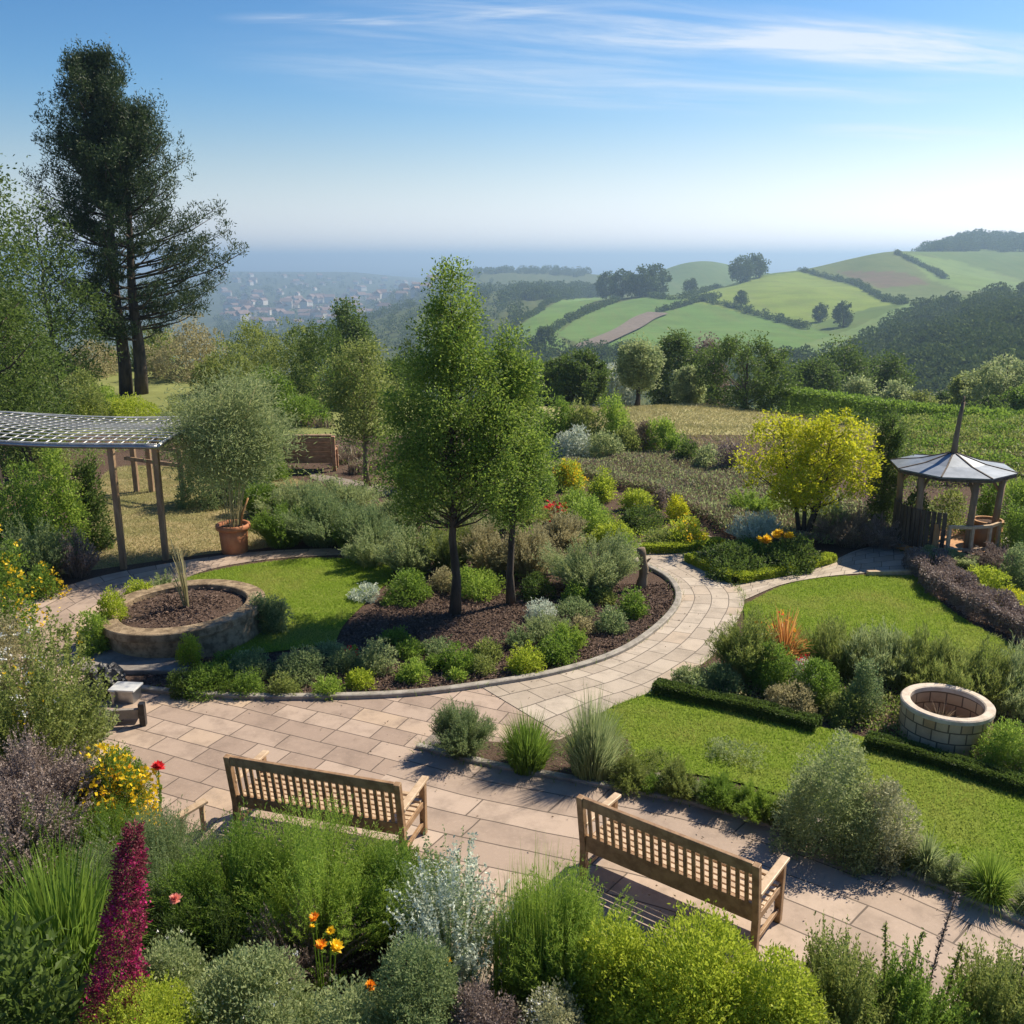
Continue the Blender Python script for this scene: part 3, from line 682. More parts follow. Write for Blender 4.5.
lawn_island = np.vstack((gpts([(165, 588), (200, 575), (260, 564), (330, 559), (395, 566)]), gpts([(392, 580), (370, 600), (345, 625), (335, 645)]), gpts([(260, 655), (150, 650)])))
lawn_right = gpts([(950, 570), (1060, 560), (1060, 640), (1010, 618), (965, 595)])
LAWNS = [lawn_lower, lawn_upper, lawn_island, lawn_right]
for l in LAWNS: sheet('lawn', l, .026, 'lawn_soil')
sheet('dry_turf', gpts([(60, 575), (90, 520), (110, 470), (190, 468), (290, 478), (330, 500), (300, 540), (180, 558)]), .008, 'dry_turf')
sheet('planting_soil', gpts([(424, 750), (455, 741), (520, 746), (575, 748), (600, 733), (628, 742), (645, 790), (600, 784), (500, 766)], smooth=False), .034, 'mulch')
sheet('gravel_strip', np.vstack((LK_W[:-8] - nn_[:-8] * sgn * .06, (LK_W[:-8] - nn_[:-8] * sgn * .5)[::-1])), .030, 'gravel')

def scatter(poly, n, dens_y=True):
    poly = np.asarray(poly); lo, hi = poly.min(0), poly.max(0); P = RNG.uniform(lo, hi, (n, 2)); return P[inpoly(P, poly)]
# lawn grass: short blades, one stuff object per lawn
for l in LAWNS:
    a = np.ptp(l, axis=0); P = scatter(l, int(min(260000, a[0] * a[1] * 2600)))
    n = len(P); H = RNG.uniform(.018, .045, n); az = RNG.uniform(0, 2 * math.pi, n); w = RNG.uniform(.004, .008, n)
    b = np.concatenate((P, np.full((n, 1), .026)), 1); s = np.stack((np.cos(az), np.sin(az), np.zeros(n)), 1)
    ln = RNG.normal(size=(n, 2)) * .018; tip = b + np.concatenate((ln, H[:, None]), 1)
    Vt = np.stack((b - s * w[:, None], b + s * w[:, None], tip), 1).reshape(-1, 3)
    o = mesh_np('lawn_grass', Vt, None, 'grass_lawn', T=np.arange(3 * n).reshape(-1, 3))
    tag(o, 'short mown green grass of the lawns', 'grass', 'lawn grass', 'stuff')
# bark chips on the round bed
bed = gpts([(140, 688), (230, 696), (300, 697), (400, 694), (480, 685), (560, 671), (620, 650), (660, 624), (675, 602), (668, 585), (600, 585), (420, 590), (345, 630), (330, 650), (150, 660)])
P = scatter(bed, 60000); n = len(P)
b = np.concatenate((P, RNG.uniform(.008, .03, (n, 1))), 1)
D = unit(np.concatenate((RNG.normal(size=(n, 2)), RNG.normal(size=(n, 1)) * .35), 1))
Vc, Qc = leaf_quads(b, D, RNG.uniform(.025, .075, n), RNG.uniform(.012, .03, n))
tag(mesh_np('bark_mulch', Vc, Qc, 'bark_chip'), 'brown bark chips covering the round bed under the trees', 'mulch', None, 'stuff')
# dry grass on the turf by the pergola
dt = gpts([(60, 575), (90, 520), (110, 470), (190, 468), (290, 478), (330, 500), (300, 540), (180, 558)])
P = scatter(dt, 60000); n = len(P); b = np.concatenate((P, np.full((n, 1), .008)), 1)
Vt, Qt = f_strips(b, b + np.concatenate((RNG.normal(size=(n, 2)) * .03, RNG.uniform(.02, .07, (n, 1))), 1), np.full(n, .012), 1)
tag(mesh_np('dry_grass', Vt, Qt, 'grass_dry'), 'thin dry straw coloured grass beyond the pergola', 'grass', None, 'stuff')
# rough grass of the falling meadow
mp_ = []
while sum(map(len, mp_)) < 70000:
    q = np.stack((RNG.uniform(2, 30, 40000), RNG.uniform(31, 66, 40000)), 1); uu = CX + F * q[:, 0] / (q[:, 1] * CP + 7 * SP)
    mp_.append(q[(uu > 560) & (uu < 1060)])
P = np.vstack(mp_); n = len(P); b = np.concatenate((P, terrain(P[:, 0], P[:, 1])[:, None]), 1)
Vt, Qt = f_strips(b, b + np.concatenate((RNG.normal(size=(n, 2)) * .06, RNG.uniform(.03, .12, (n, 1))), 1), np.full(n, .035), 1)
tag(mesh_np('meadow_grass', Vt, Qt, 'grass_dry'), 'sun bleached rough grass of the meadow below the garden', 'grass', None, 'stuff')

# ------------------------------------------------------------------ TREES
def profile(P):
    P = np.asarray(P, float); return lambda t: np.interp(t, P[:, 0], P[:, 1])
def tree(name, label, loc, H, prof, W, nL, leaf, mats, trunks=((0, 0, 0, 0),), tr=.05, t0=.25, clusters=260, sig=.035, group=None, cat='tree', up=.15, rand=.8, twigs=70, shell=.45, split=None, trunk_top=.93, wl=.5, ex=(1, 1)):
    """H height, W full width at profile 1; crown between t0*H and H"""
    root = empty(name, loc, 0, label, cat, group)
    t = RNG.uniform(0, 1, clusters * 3); keep = RNG.uniform(0, 1, len(t)) < prof(t) / prof(np.linspace(0, 1, 50)).max(); t = t[keep][:clusters]; n = len(t)
    a = RNG.uniform(0, 2 * math.pi, n); r = prof(t) * W / 2 * RNG.uniform(.05, 1, n) ** shell * RNG.uniform(.72, 1.2, n)
    C = np.stack((np.cos(a) * r * ex[0], np.sin(a) * r * ex[1], (t0 + (1 - t0) * t) * H), 1)
    tx = np.array(trunks, float)
    k = RNG.integers(0, len(tx), n)
    axis = lambda z, kk: np.stack((tx[kk, 0] + (tx[kk, 2] - tx[kk, 0]) * z / H, tx[kk, 1] + (tx[kk, 3] - tx[kk, 1]) * z / H), -1)
    C[:, :2] += axis(C[:, 2], k)
    per = max(3, nL // n); P = np.repeat(C, per, 0)
    sz = np.repeat(RNG.uniform(.6, 1.35, n), per)[:, None]
    off = np.clip(RNG.normal(size=P.shape), -1.8, 1.8) * sig * H * sz; P = P + off
    out = unit(np.concatenate((np.cos(a), np.sin(a))).reshape(2, -1).T); out = np.repeat(np.concatenate((out, np.zeros((n, 1))), 1), per, 0)
    D = unit(out * .4 + unit(off) * .5 + np.array((0, 0, up)) + RNG.normal(size=P.shape) * rand)
    Vl, Ql = leaf_quads(P, D, leaf * RNG.uniform(.6, 1.3, len(P)), leaf * wl)
    mb = MB()
    for q in range(len(tx)):
        zs = np.linspace(0, H * trunk_top, 9); ax = np.array([axis(np.array([z]), np.array([q]))[0] for z in zs])
        ax = ax + RNG.normal(size=ax.shape) * tr * .35; ax[0] = tx[q, :2]
        mb.tube(np.concatenate((ax, zs[:, None]), 1), tr * (1.25 - np.linspace(0, 1.15, 9)) * np.where(zs == 0, 1.35, 1), 8)
    for q in RNG.choice(n, min(twigs, n), replace=False):
        z0 = max(t0 * H * .85, C[q, 2] - r[q] * .75); s = np.append(axis(np.array([z0]), k[q:q + 1])[0], z0); e = C[q]
        md = (s + e) / 2 + np.array((0, 0, -.04 * H * (r[q] / W)))
        mb.tube([s, md, e], [tr * .35 * (1 - .8 * z0 / H), tr * .2, tr * .06], 5)
    mb.build('trunk', mats[1], root, smooth=True)
    mesh_np('crown', Vl, Ql, mats[0], root)
    return root
def tall(px, py, ytop):
    p = G(px, py) if py > 438 else GT(px, py); return p, float(ztop(p, ytop) - p[2])
OVAL = profile([(0, .45), (.12, .8), (.35, 1), (.6, .85), (.85, .5), (1, .12)])
ROUND = profile([(0, .55), (.2, .9), (.45, 1), (.75, .85), (.92, .5), (1, .15)])
CONE = profile([(0, .75), (.1, .95), (.25, 1), (.5, .78), (.75, .42), (.92, .2), (1, .06)])
# the two young trees in the round bed
p, h = tall(455, 614, 268)
tree('leafy_tree', 'taller of the two young green trees in the round bark bed', p, h, CONE, 2.40, 56000, .058, ('leaf_tree', 'bark'), tr=.07, t0=.315, clusters=230, sig=.025, group='young trees in the round bed', twigs=120)
p, h = tall(511, 604, 330)
tree('leafy_tree', 'shorter young green tree on the right in the round bark bed', p, h, OVAL, 1.3, 28000, .058, ('leaf_tree', 'bark'), tr=.06, t0=.33, clusters=140, sig=.028, group='young trees in the round bed', twigs=80)
# twin stemmed pine
p, h = tall(136, 394, 52)
PINE = profile([(0, .5), (.1, .86), (.2, 1), (.36, .93), (.5, .85), (.68, .70), (.8, .50), (.9, .30), (.96, .15), (1, .05)])
def pine(loc, H):
    root = empty('pine_tree', loc, 0, 'tall dark pine with two bare trunks rising above the garden', 'tree')
    stems = [(-.45, 0, -.55, .3), (.30, -.1, .55, .2)]
    mb = MB(); CC = []; SZ = []; sc = H / 16.0
    for (x0, y0, x1, y1), Hs in zip(stems, (1.0, .86)):
        zs = np.linspace(0, H * .93 * Hs, 12); xs = x0 + (x1 - x0) * (zs / H) ** 1.3; mb.tube(np.stack((xs + .06 * np.sin(zs), y0 + (y1 - y0) * zs / H, zs), 1), .30 * sc * (1.15 - np.linspace(0, 1.08, 12)), 10)
        z = .17 * H
        while z < H * .945 * Hs:
            t = z / H
            for _ in range(4 if t < .5 else 5):
                a = RNG.uniform(0, 2 * math.pi); L = PINE(min(1, max(0, (t / Hs - .16) / .84))) * 3.9 * sc * RNG.uniform(.5, 1.0)
                L *= 1 + (1.0 if math.cos(a) > 0 else .2) * math.cos(a) * max(0, 1.0 - 1.15 * t)
                s = np.array((x0 + (x1 - x0) * t ** 1.3, y0 + (y1 - y0) * t, z)); d = np.array((math.cos(a), math.sin(a), .0 + .42 * t))
                pts = [s + d * L * f + np.array((0, 0, .18 * L * f ** 3)) for f in (0, .35, .7, 1)]
                mb.tube(pts, [.06 * sc, .045 * sc, .028 * sc, .01 * sc], 5)
                bare = .22 + .36 * min(1, max(0, (.66 - t) / .28))
                if math.cos(a) > .2: bare -= .06
                for f in np.arange(bare, 1.02, .09):
                    q = s + d * L * f + np.array((0, 0, .18 * L * f ** 3))
                    for _k in range(2): CC.append(q + RNG.normal(size=3) * np.array((.28, .28, .09)) * sc * (1 + L * .05) + np.array((0, 0, .10))); SZ.append(.17 if t < .5 else .34)
            z += H * .031
    C = np.array(CC); per = 40; P = np.repeat(C, per, 0); up_ = np.abs(RNG.normal(size=len(P))) * np.repeat(np.array(SZ), per)
    sp = RNG.normal(size=P.shape) * np.array((.15, .15, .05)) * np.maximum(.3, 1 - up_ * 1.4)[:, None]; off = sp + np.stack((0 * up_, 0 * up_, up_), 1); P = P + off * sc
    D = unit(RNG.normal(size=P.shape) * .55 + np.array((0, 0, .6)) + unit(sp) * .5)
    Vl, Ql = leaf_quads(P, D, .17 * sc * RNG.uniform(.6, 1.3, len(P)), .05 * sc)
    mb.build('trunk', 'bark', root, smooth=True); mesh_np('crown', Vl, Ql, 'leaf_pine', root)
pine(p, h)
# yellow tree by the gazebo path
p, h = tall(804, 541, 412)
tree('golden_tree', 'spreading small tree with golden yellow leaves by the gazebo path', p, h, profile([(0, .35), (.15, .85), (.35, 1), (.6, .95), (.85, .6), (1, .15)]), 2.0, 16000, .085, ('leaf_yellow', 'bark'),
     trunks=((0, 0, -.2, 0), (.04, .02, .9, .2), (-.05, 0, -.8, .1), (.02, -.03, .35, -.4)), tr=.05, t0=.30, clusters=230, sig=.034, twigs=90, shell=.3)
# small standard tree by the wooden bench
p, h = tall(368, 486, 346)
tree('slender_tree', 'small pale green tree with a thin light trunk beside the brown bench', p, h, ROUND, 2.3, 11000, .09, ('leaf_olive', 'bark_light'), tr=.07, t0=.36, clusters=150, sig=.042, twigs=50)
# left margin trees
for px, Y, top, w, lf, prof, lab, n, t0, nm in [
    (-2, 24, 142, 3.3, 'leaf_dark', ROUND, 'tall loose light green tree at the left margin in front of the pine', 24000, .2, 'broadleaf_tree'),
    (60, 40, 205, 5.2, 'leaf_dark', OVAL, 'dark green tree between the left margin and the pine', 14000, .1, 'broadleaf_tree'),
    (28, 27, 290, 2.7, 'leaf_dark', OVAL, 'lower yellowish green tree below the dark one at left', 12000, .1, 'broadleaf_tree')]:
    p = at_dist(px, Y); h = float(ztop(p, top) - p[2])
    tree(nm, lab, p, h, prof, w, n, .10 if Y < 30 else .14, (lf, 'bark'), tr=.12, t0=t0, clusters=220, sig=.035, group='trees at the left margin', twigs=40, shell=.4)
# dark columnar conifer beside the gazebo
p, h = tall(881, 532, 408)
tree('columnar_conifer', 'narrow dark columnar conifer between the golden tree and the gazebo', p, h, profile([(0, .85), (.2, 1), (.6, .9), (.85, .62), (1, .15)]), .86, 17000, .055, ('leaf_dark', 'bark'), tr=.05, t0=.06, clusters=220, sig=.022, twigs=10, up=.9)
# trees on the slope beyond the meadow: bearing, distance, top row, width px, material, profile, label
SLOPE = [
 (352, 75, 305, 46, 'leaf_dark', ROUND, 'lone dark round tree against the hazy town'),
 (580, 58, 352, 64, 'leaf_dark', ROUND, 'broad dark bushy tree at the left end of the meadow'),
 (552, 62, 362, 34, 'leaf_dark', ROUND, 'small dark bush tree left of the broad one at the meadow end'),
 (637, 56, 341, 40, 'leaf_grey', profile([(0, .5), (.3, .9), (.55, 1), (.8, .8), (1, .2)]), 'slim grey green tree with a clear trunk standing alone in the meadow'),
 (676, 68, 331, 60, 'leaf_dark', OVAL, 'darkest tall tree behind the meadow left of the big rounded one'),
 (702, 72, 342, 40, 'leaf_plum', OVAL, 'dusky purplish tree beside the darkest tall one'),
 (618, 66, 366, 36, 'leaf_silver', ROUND, 'pale silvery shrub tree behind the lone meadow tree'),
 (688, 60, 368, 34, 'leaf_grey', ROUND, 'grey green rounded bush between the dark tree and the big rounded one'),
 (744, 57, 336, 98, 'leaf_dark', ROUND, 'big rounded dark green tree at the meadow edge'),
 (836, 92, 346, 70, 'leaf_dark', ROUND, 'large dark tree behind the hedge to the right of the big rounded one'),
 (812, 84, 362, 54, 'leaf_dark', ROUND, 'dark tree beside the big rounded one just behind the hedge'),
 (800, 100, 372, 40, 'leaf_far', ROUND, 'low dark tree farthest behind the hedge gap'),
 (876, 94, 358, 50, 'leaf_dark', ROUND, 'dark tree with a visible stem right of the dome shaped bush'),
 (854, 80, 377, 32, 'leaf_grey', profile([(0, .8), (.3, 1), (.6, .9), (.85, .6), (1, .3)]), 'smooth dome shaped grey green bush behind the hedge'),
 (893, 78, 383, 40, 'leaf_grey', ROUND, 'pale loose bush right of the dome shaped one'),
 (916, 76, 394, 44, 'leaf_olive', ROUND, 'low olive bush above the hedge left of the gazebo spire'),
 (945, 84, 392, 34, 'leaf_dark', ROUND, 'little dark bush just left of the gazebo spire'),
 (1000, 70, 357, 66, 'leaf_grey', ROUND, 'large pale willowy tree at the right margin above the hedge'),
 (968, 74, 374, 50, 'leaf_olive', ROUND, 'mid green loose tree right of the gazebo spire'),
 (985, 64, 398, 40, 'leaf_dark', ROUND, 'dark low bush under the willowy tree at the right margin'),
 (1030, 66, 384, 50, 'leaf_mid', ROUND, 'green bush cut by the right margin above the hedge'),
 (822, 66, 397, 60, 'leaf_mid', ROUND, 'low green bush row end beside the big rounded tree'),
 (520, 70, 372, 40, 'leaf_far', ROUND, 'dim dark tree glimpsed right of the young trees'),
]
for px, Y, top, wp, lf, prof, lab in SLOPE:
    p = at_dist(px, Y); h = float(ztop(p, top) - p[2]); w = wp / ppm(p + np.array((0, 0, h / 2)))
    lp = max(.10, 2.6 / ppm(p)); n = int(min(15000, max(2500, 10 * w * h / (lp * lp * .3))))
    tree('broadleaf_tree', lab, p, h, prof, w, n, lp, (lf, 'bark'), tr=.018 * h + .05, t0=.30 if 'clear trunk' in lab or 'visible stem' in lab else .06, clusters=130, sig=.05, group='trees beyond the meadow', twigs=14, shell=.35, wl=.6)
# bushes behind the pine and the terrace, left half
LB = [(190, 50, 318, 92, 'leaf_straw', 'broad straw tinted bush right of the pine trunks'), (250, 52, 322, 80, 'leaf_olive', 'olive bush in the middle of the thicket right of the pine'),
      (292, 47, 326, 70, 'leaf_olive', 'brownish olive bush left of the dark rounded one'), (322, 42, 322, 78, 'leaf_dark', 'dark rounded bush behind the potted bamboo and slender tree'),
      (230, 44, 345, 70, 'leaf_olive', 'lower olive bush in front of the thicket right of the pine'), (160, 55, 330, 60, 'leaf_olive', 'bush half hidden behind the pine trunks'),
      (95, 52, 338, 70, 'leaf_straw', 'pale dry bush left of the pine trunks'), (40, 46, 340, 90, 'leaf_mid', 'green bush behind the pergola roof at left'),
      (270, 40, 370, 60, 'leaf_mid', 'green bush just behind the crown of the potted bamboo'), (345, 40, 362, 60, 'leaf_mid', 'fresh green bush behind the slender tree'),
      (395, 46, 356, 60, 'leaf_dark', 'dark bush half hidden by the taller young tree'), (300, 36, 392, 60, 'leaf_mid', 'low bush behind the brown bench'),
      (85, 36, 372, 60, 'leaf_olive', 'grey olive bush behind the pergola beside the lawn patch'), (405, 60, 345, 50, 'leaf_far', 'dim bush beyond the slender tree')]
for px, Y, top, wp, lf, lab in LB:
    p = at_dist(px, Y); h = float(ztop(p, top) - p[2]); w = wp / ppm(p); lp = max(.08, 2.4 / ppm(p))
    o = mesh_np('bush', *f_mound(w, h, lp, lp * .55, int(min(9000, 4.5 * w * h / (lp * lp * .28))), 12, rand=.8), lf, loc=p)
    tag(o, lab, 'bush', 'bushes of the thicket behind the garden')

# ------------------------------------------------------------------ WOODS, HEDGES AND TOWN IN THE DISTANCE
def far_mass(name, label, pts, size, per=150, mat='leaf_far', stuff=True, cat='wood', group=None, leaf=.17, tall_=1.0):
    per = int(per * 2.4); leaf = leaf * .66
    """many rounded crowns standing on the land, merged into one mass"""
    C = np.asarray(pts); n = len(C); S = size * RNG.uniform(.6, 1.25, n)
    d = sph(n * per).reshape(n, per, 3); lob = sph(n * 5).reshape(n, 5, 3) * .45
    k = RNG.integers(0, 5, (n, per)); q = lob[np.arange(n)[:, None], k] + d * .62 * RNG.uniform(.6, 1, (n, per, 1)) ** .4
    q[..., 2] = np.where(q[..., 2] < -.55, -.55, q[..., 2]) * tall_
    P = C[:, None] + q * S[:, None, None] * .5; P[..., 2] += S[:, None] * .30
    D = unit(d * .8 + RNG.normal(size=d.shape) * .6); 
    L = np.repeat(S * leaf, per)
    V, Q = leaf_quads(P.reshape(-1, 3), D.reshape(-1, 3), L, L * .75)
    o = mesh_np(name, V, Q, mat); return tag(o, label, cat, group, 'stuff' if stuff else None)
def fill(poly, n, y0=150, y1=3000):
    poly = np.asarray(poly, float); lo, hi = poly.min(0), poly.max(0); out = []
    for _ in range(n * 6):
        q = RNG.uniform(lo, hi)
        if not inpoly(q[None], poly)[0]: continue
        g = GT(*q)
        if g is not None and y0 < g[1] < y1: out.append(g)
        if len(out) >= n: break
    return np.array(out)
far_mass('woodland', 'steep wood in blue shade below the right hand hill', fill([(846, 400), (850, 372), (868, 340), (905, 318), (945, 303), (1040, 292), (1060, 420)], 420, 120, 900), 10, 170)
far_mass('woodland', 'wood crowning the far ridge at upper right', np.array([at_dist(px, 1500 + RNG.uniform(-80, 80)) for px in RNG.uniform(898, 1060, 170)]), 17, 90, leaf=.2)
far_mass('woodland', 'wood crowning the far ridge at upper right', np.array([at_dist(px, Y) for px, Y in zip(RNG.uniform(925, 1070, 220), RNG.uniform(1250, 1480, 220))]), 16, 80, leaf=.2)
far_mass('woodland', 'dark wood above the lower fields left of centre', np.vstack((fill([(500, 302), (520, 288), (560, 284), (600, 286), (640, 292), (600, 297), (560, 300)], 160, 700, 1700), np.array([at_dist(px, 1330 + RNG.uniform(-60, 60)) for px in RNG.uniform(508, 612, 110)]))), 14, 90, leaf=.2)
far_mass('woodland', 'wooded crest of the hill behind the young trees', np.array([at_dist(px, 2260 + RNG.uniform(-160, 60)) for px in RNG.uniform(470, 590, 160)]), 15, 60, leaf=.22)
far_mass('woodland', 'trees along the valley floor below the fields', np.vstack((fill([(495, 362), (500, 335), (540, 348), (600, 352), (760, 360), (830, 362), (850, 400), (500, 400)], 300, 120, 560), np.array([at_dist(px, Y) for px, Y in zip(RNG.uniform(380, 880, 260), RNG.uniform(150, 400, 260))]))), 8, 110)
far_mass('woodland', 'scrubby slope dropping to the town behind the thicket', np.vstack((np.array([at_dist(px, Y) for px, Y in zip(RNG.uniform(220, 520, 300), RNG.uniform(500, 1500, 300))]), np.array([at_dist(px, Y) for px, Y in zip(RNG.uniform(220, 500, 160), RNG.uniform(1400, 2200, 160))]))), 13, 60, leaf=.22)
far_mass('woodland', 'tree belts between the houses of the hazy town', np.array([at_dist(px, Y) for px, Y in zip(RNG.uniform(215, 470, 420), RNG.uniform(1700, 4600, 420))]), 18, 40, leaf=.25)
# field hedges: each one a thing
HEDGES = [([(548, 334), (568, 322), (590, 312), (618, 301)], 'dark hedge between the two left hand lower fields'),
          ([(500, 340), (520, 322), (545, 306), (560, 299)], 'hedge on the left edge of the lower fields'),
          ([(612, 297), (650, 297), (690, 299), (716, 298)], 'hedge along the top of the lower fields'),
          ([(660, 312), (690, 304), (716, 297)], 'hedge climbing from the ploughed strip'),
          ([(684, 298), (712, 290), (744, 279)], 'hedge along the left edge of the bright dome field'),
          ([(700, 300), (740, 310), (770, 319), (806, 329)], 'thick hedge below the bright dome field'),
          ([(744, 277), (790, 269), (850, 259), (900, 251)], 'hedge line on the skyline left of the ridge wood'),
          ([(800, 271), (850, 283), (905, 304)], 'hedge between the dome field and the brown upper slope'),
          ([(896, 254), (925, 268), (945, 279)], 'hedge running down from the hill top')]
for pl, lab in HEDGES:
    g = [GT(*q) for q in pl]; g = np.array([q for q in g if q is not None])
    if len(g) < 2: continue
    c = crv(g[:, :2], 10)
    s = np.linalg.norm(np.diff(c, axis=0), axis=1).sum(); n = int(min(150, max(40, s / 3.5))); c = resample(c, n) + RNG.normal(size=(n, 2)) * .8
    far_mass('field_hedge', lab, np.concatenate((c, terrain(c[:, 0], c[:, 1])[:, None]), 1), 5.5, 40, stuff=False, cat='hedge', group='field hedges on the hill', leaf=.3)
for px, Y, sz, lab in [(740, 930, 25, 'round tree on the hill skyline at the head of the dome field'), (756, 960, 25, 'tallest tree on the hill skyline beside the round one'),
                       (741, 700, 11, 'single dark tree in the dome field near its lower hedge'), (843, 560, 14, 'single dark round tree below the dome field by the wood edge'),
                       (640, 830, 26, 'left tree of the high clump above the lower fields'), (655, 850, 26, 'middle tree of the high clump above the lower fields'), (622, 850, 24, 'far left tree of the high clump above the lower fields'),
                       (820, 600, 11, 'small tree in the thick hedge below the dome field'), (606, 900, 24, 'leftmost low tree of the clump over the lower fields'), (690, 900, 14, 'small tree between the high clump and the rounded hill'), (545, 470, 11, 'pale tree at the foot of the lower fields')]:
    p = at_dist(px, Y)
    tree('hill_tree', lab, p, sz * .95, ROUND, sz * .95, 2200, sz * .075, ('leaf_far', 'bark'), tr=.4, t0=.1, clusters=60, sig=.06, group='single trees on the hill', twigs=4, wl=.8)
# houses of the town
def house(w, d, h, r):
    mb = MB().box(-w / 2, w / 2, -d / 2, d / 2, -2, h)
    rf = MB().add([(-w / 2 - .4, -d / 2 - .4, h), (w / 2 + .4, -d / 2 - .4, h), (w / 2 + .4, d / 2 + .4, h), (-w / 2 - .4, d / 2 + .4, h), (-w / 2, 0, h + r), (w / 2, 0, h + r)], [(0, 1, 5, 4), (2, 3, 4, 5)], [(0, 4, 3), (1, 2, 5)])
    return mb, rf
proto = None
for k in range(230):
    px = RNG.uniform(222, 440); Y = RNG.choice([RNG.uniform(2300, 4400), RNG.uniform(1900, 3000)]); p = at_dist(px, Y); sc = RNG.uniform(.8, 2.0)
    if proto is None:
        a, b = house(15, 10, 7, 3.5); V = np.vstack(a.v + b.v)
        proto = mesh_np('town_house', V, np.vstack((a.q[0], b.q[0] + a.n)), ['house_wall', 'house_roof'], T=b.t[0] + a.n)
        proto.data.polygons.foreach_set('material_index', [0] * 6 + [1] * 4); o = proto
    else: o = proto.copy(); COL.objects.link(o)
    o.location = tuple(p); o.rotation_euler = (0, 0, RNG.uniform(0, 3.1)); o.scale = (sc, sc, sc * RNG.uniform(.8, 1.3))
    tag(o, 'tiny pale house in the hazy town by the sea', 'house', 'houses of the far town')

# ------------------------------------------------------------------ GARDEN FURNITURE AND BUILT THINGS
def bench(name, label, A, B, hgt=1.0, low_rail=False):
    """garden bench; A and B are the tops of its two back posts on the ground plan; the seat faces away from the camera"""
    A, B = np.array(A[:2]), np.array(B[:2]); W = np.linalg.norm(B - A); d = (B - A) / W; rz = math.atan2(d[1], d[0])
    root = empty(name, (A[0], A[1], .014), rz, label, 'bench', 'slatted wooden benches on the paving')
    # local frame: x along the back, +y towards the seat front
    lean = .09; D = .68; s = .068
    for x in (s / 2, W - s / 2):
        MB().bar((x, .10, 0), (x, .10, .42), s, s).bar((x, .10, .40), (x, .10 - lean, hgt), s, s, (0, 1, 0)).build('leg', 'wood_teak', root, .006)
        MB().bar((x, D, 0), (x, D, .635), s, s).build('leg', 'wood_teak', root, .006)
        MB().bar((x, .075, .655), (x, D + .09, .648), .085, .036).build('armrest', 'wood_pale', root, .008)
        MB().bar((x, .12, .385), (x, D, .385), .04, .075).bar((x, .12, .14), (x, D, .14), .034, .045).build('side_rail', 'wood_teak', root, .004)
    yb = lambda z: .10 - lean * max(0, (z - .40)) / (hgt - .40)
    MB().bar((s, yb(hgt - .05), hgt - .055), (W - s, yb(hgt - .05), hgt - .055), .045, .11).build('top_rail', 'wood_teak', root, .006)
    z1 = .45; hh = .09 if not low_rail else .18
    MB().bar((s, yb(z1), z1), (W - s, yb(z1), z1), .042, hh).build('bottom_rail', 'wood_teak', root, .006)
    mb = MB(); n = int((W - .2) / .082); za, zb = z1 + hh / 2 - .01, hgt - .10
    for x in np.linspace(s + .06, W - s - .06, n): mb.bar((x, yb(za), za), (x, yb(zb), zb), .040, .018, (0, 1, 0))
    mb.build('back_slats', 'wood_teak', root, .002)
    mb = MB()
    for y in np.linspace(.13, D + .02, 8): mb.bar((.03, y, .438 - .02 * math.sin((y - .1) / .5 * 3.1)), (W - .03, y, .438 - .02 * math.sin((y - .1) / .5 * 3.1)), .057, .022)
    mb.build('seat', 'wood_pale', root, .004)
    MB().bar((s, D, .385), (W - s, D, .385), .03, .08).bar((s, .10, .385), (W - s, .10, .385), .03, .08).build('apron', 'wood_teak', root, .004)
    return root
bench('garden_bench', 'left wooden bench with pale slats rising from the tall green shrub', G(224, 757, 1.0), G(400, 786, 1.0))
bench('garden_bench', 'right wooden bench with a broad lower rail behind the lime green bush', G(577, 797, 1.0), G(760, 868, 1.0), low_rail=True)

# well ring
def ring_wall(name, label, cat, c, ro, ri, h, wall, rim, inner, rimh=.07, fill_z=None, fill='mulch', over=.03, wob=0.0, tilt=(0, 0)):
    root = empty(name, c, 0, label, cat); root.rotation_euler = (tilt[0], tilt[1], 0); sides = 72; th = np.linspace(0, 2 * math.pi, sides + 1)
    prof = [(ro * 1.0, 0), (ro * 1.0, h - rimh)]; V, UV = [], []
    for r, z in [(ro, -.12), (ro, h * .5), (ro, h - rimh)]:
        for t in th: V.append((r * math.cos(t), r * math.sin(t), z)); UV.append((t * ro, z + .12))
    Q = [(i * (sides + 1) + j, i * (sides + 1) + j + 1, (i + 1) * (sides + 1) + j + 1, (i + 1) * (sides + 1) + j) for i in range(2) for j in range(sides)]
    mesh_np('wall', V, Q, wall, root, True, UV)
    V = [(ri * math.cos(t), ri * math.sin(t), z) for z in (h - .01, -.02) for t in th]; UV = [(t * ri, z) for z in (h, 0) for t in th]
    mesh_np('lining', V, [(j, j + 1, sides + 2 + j, sides + 1 + j) for j in range(sides)], inner, root, True, UV)
    MB().lathe([(ri - .012, h - rimh), (ri - .012, h - .012), (ri + .006, h), (ro + over - .015, h), (ro + over, h - .015), (ro + over, h - rimh + .01), (ro + over - .012, h - rimh)], 72, wob=wob, closed=True).build('rim', rim, root, smooth=False)
    if fill_z is not None:
        MB().lathe([(ri + .004, fill_z), (ri * .6, fill_z + .03), (.02, fill_z + .05)], 48).build('soil', fill, root, smooth=True)
    return root
pw = G(943, 736)
well = ring_wall('stone_well', 'round stone block well with a pale rim on the lawn edge', 'well', pw, .565, .47, .51, 'wall_blocks', 'rim_stone', 'wall_blocks', fill_z=.10, fill='gravel', over=.015)
b_, t_ = stems_curve(.45, .34, 26, 1.2, .2); o = mesh_np('dry_stems', *f_strips(b_, t_, np.full(26, .014), 4), 'leaf_brown', loc=pw + np.array((0, .1, .12)))
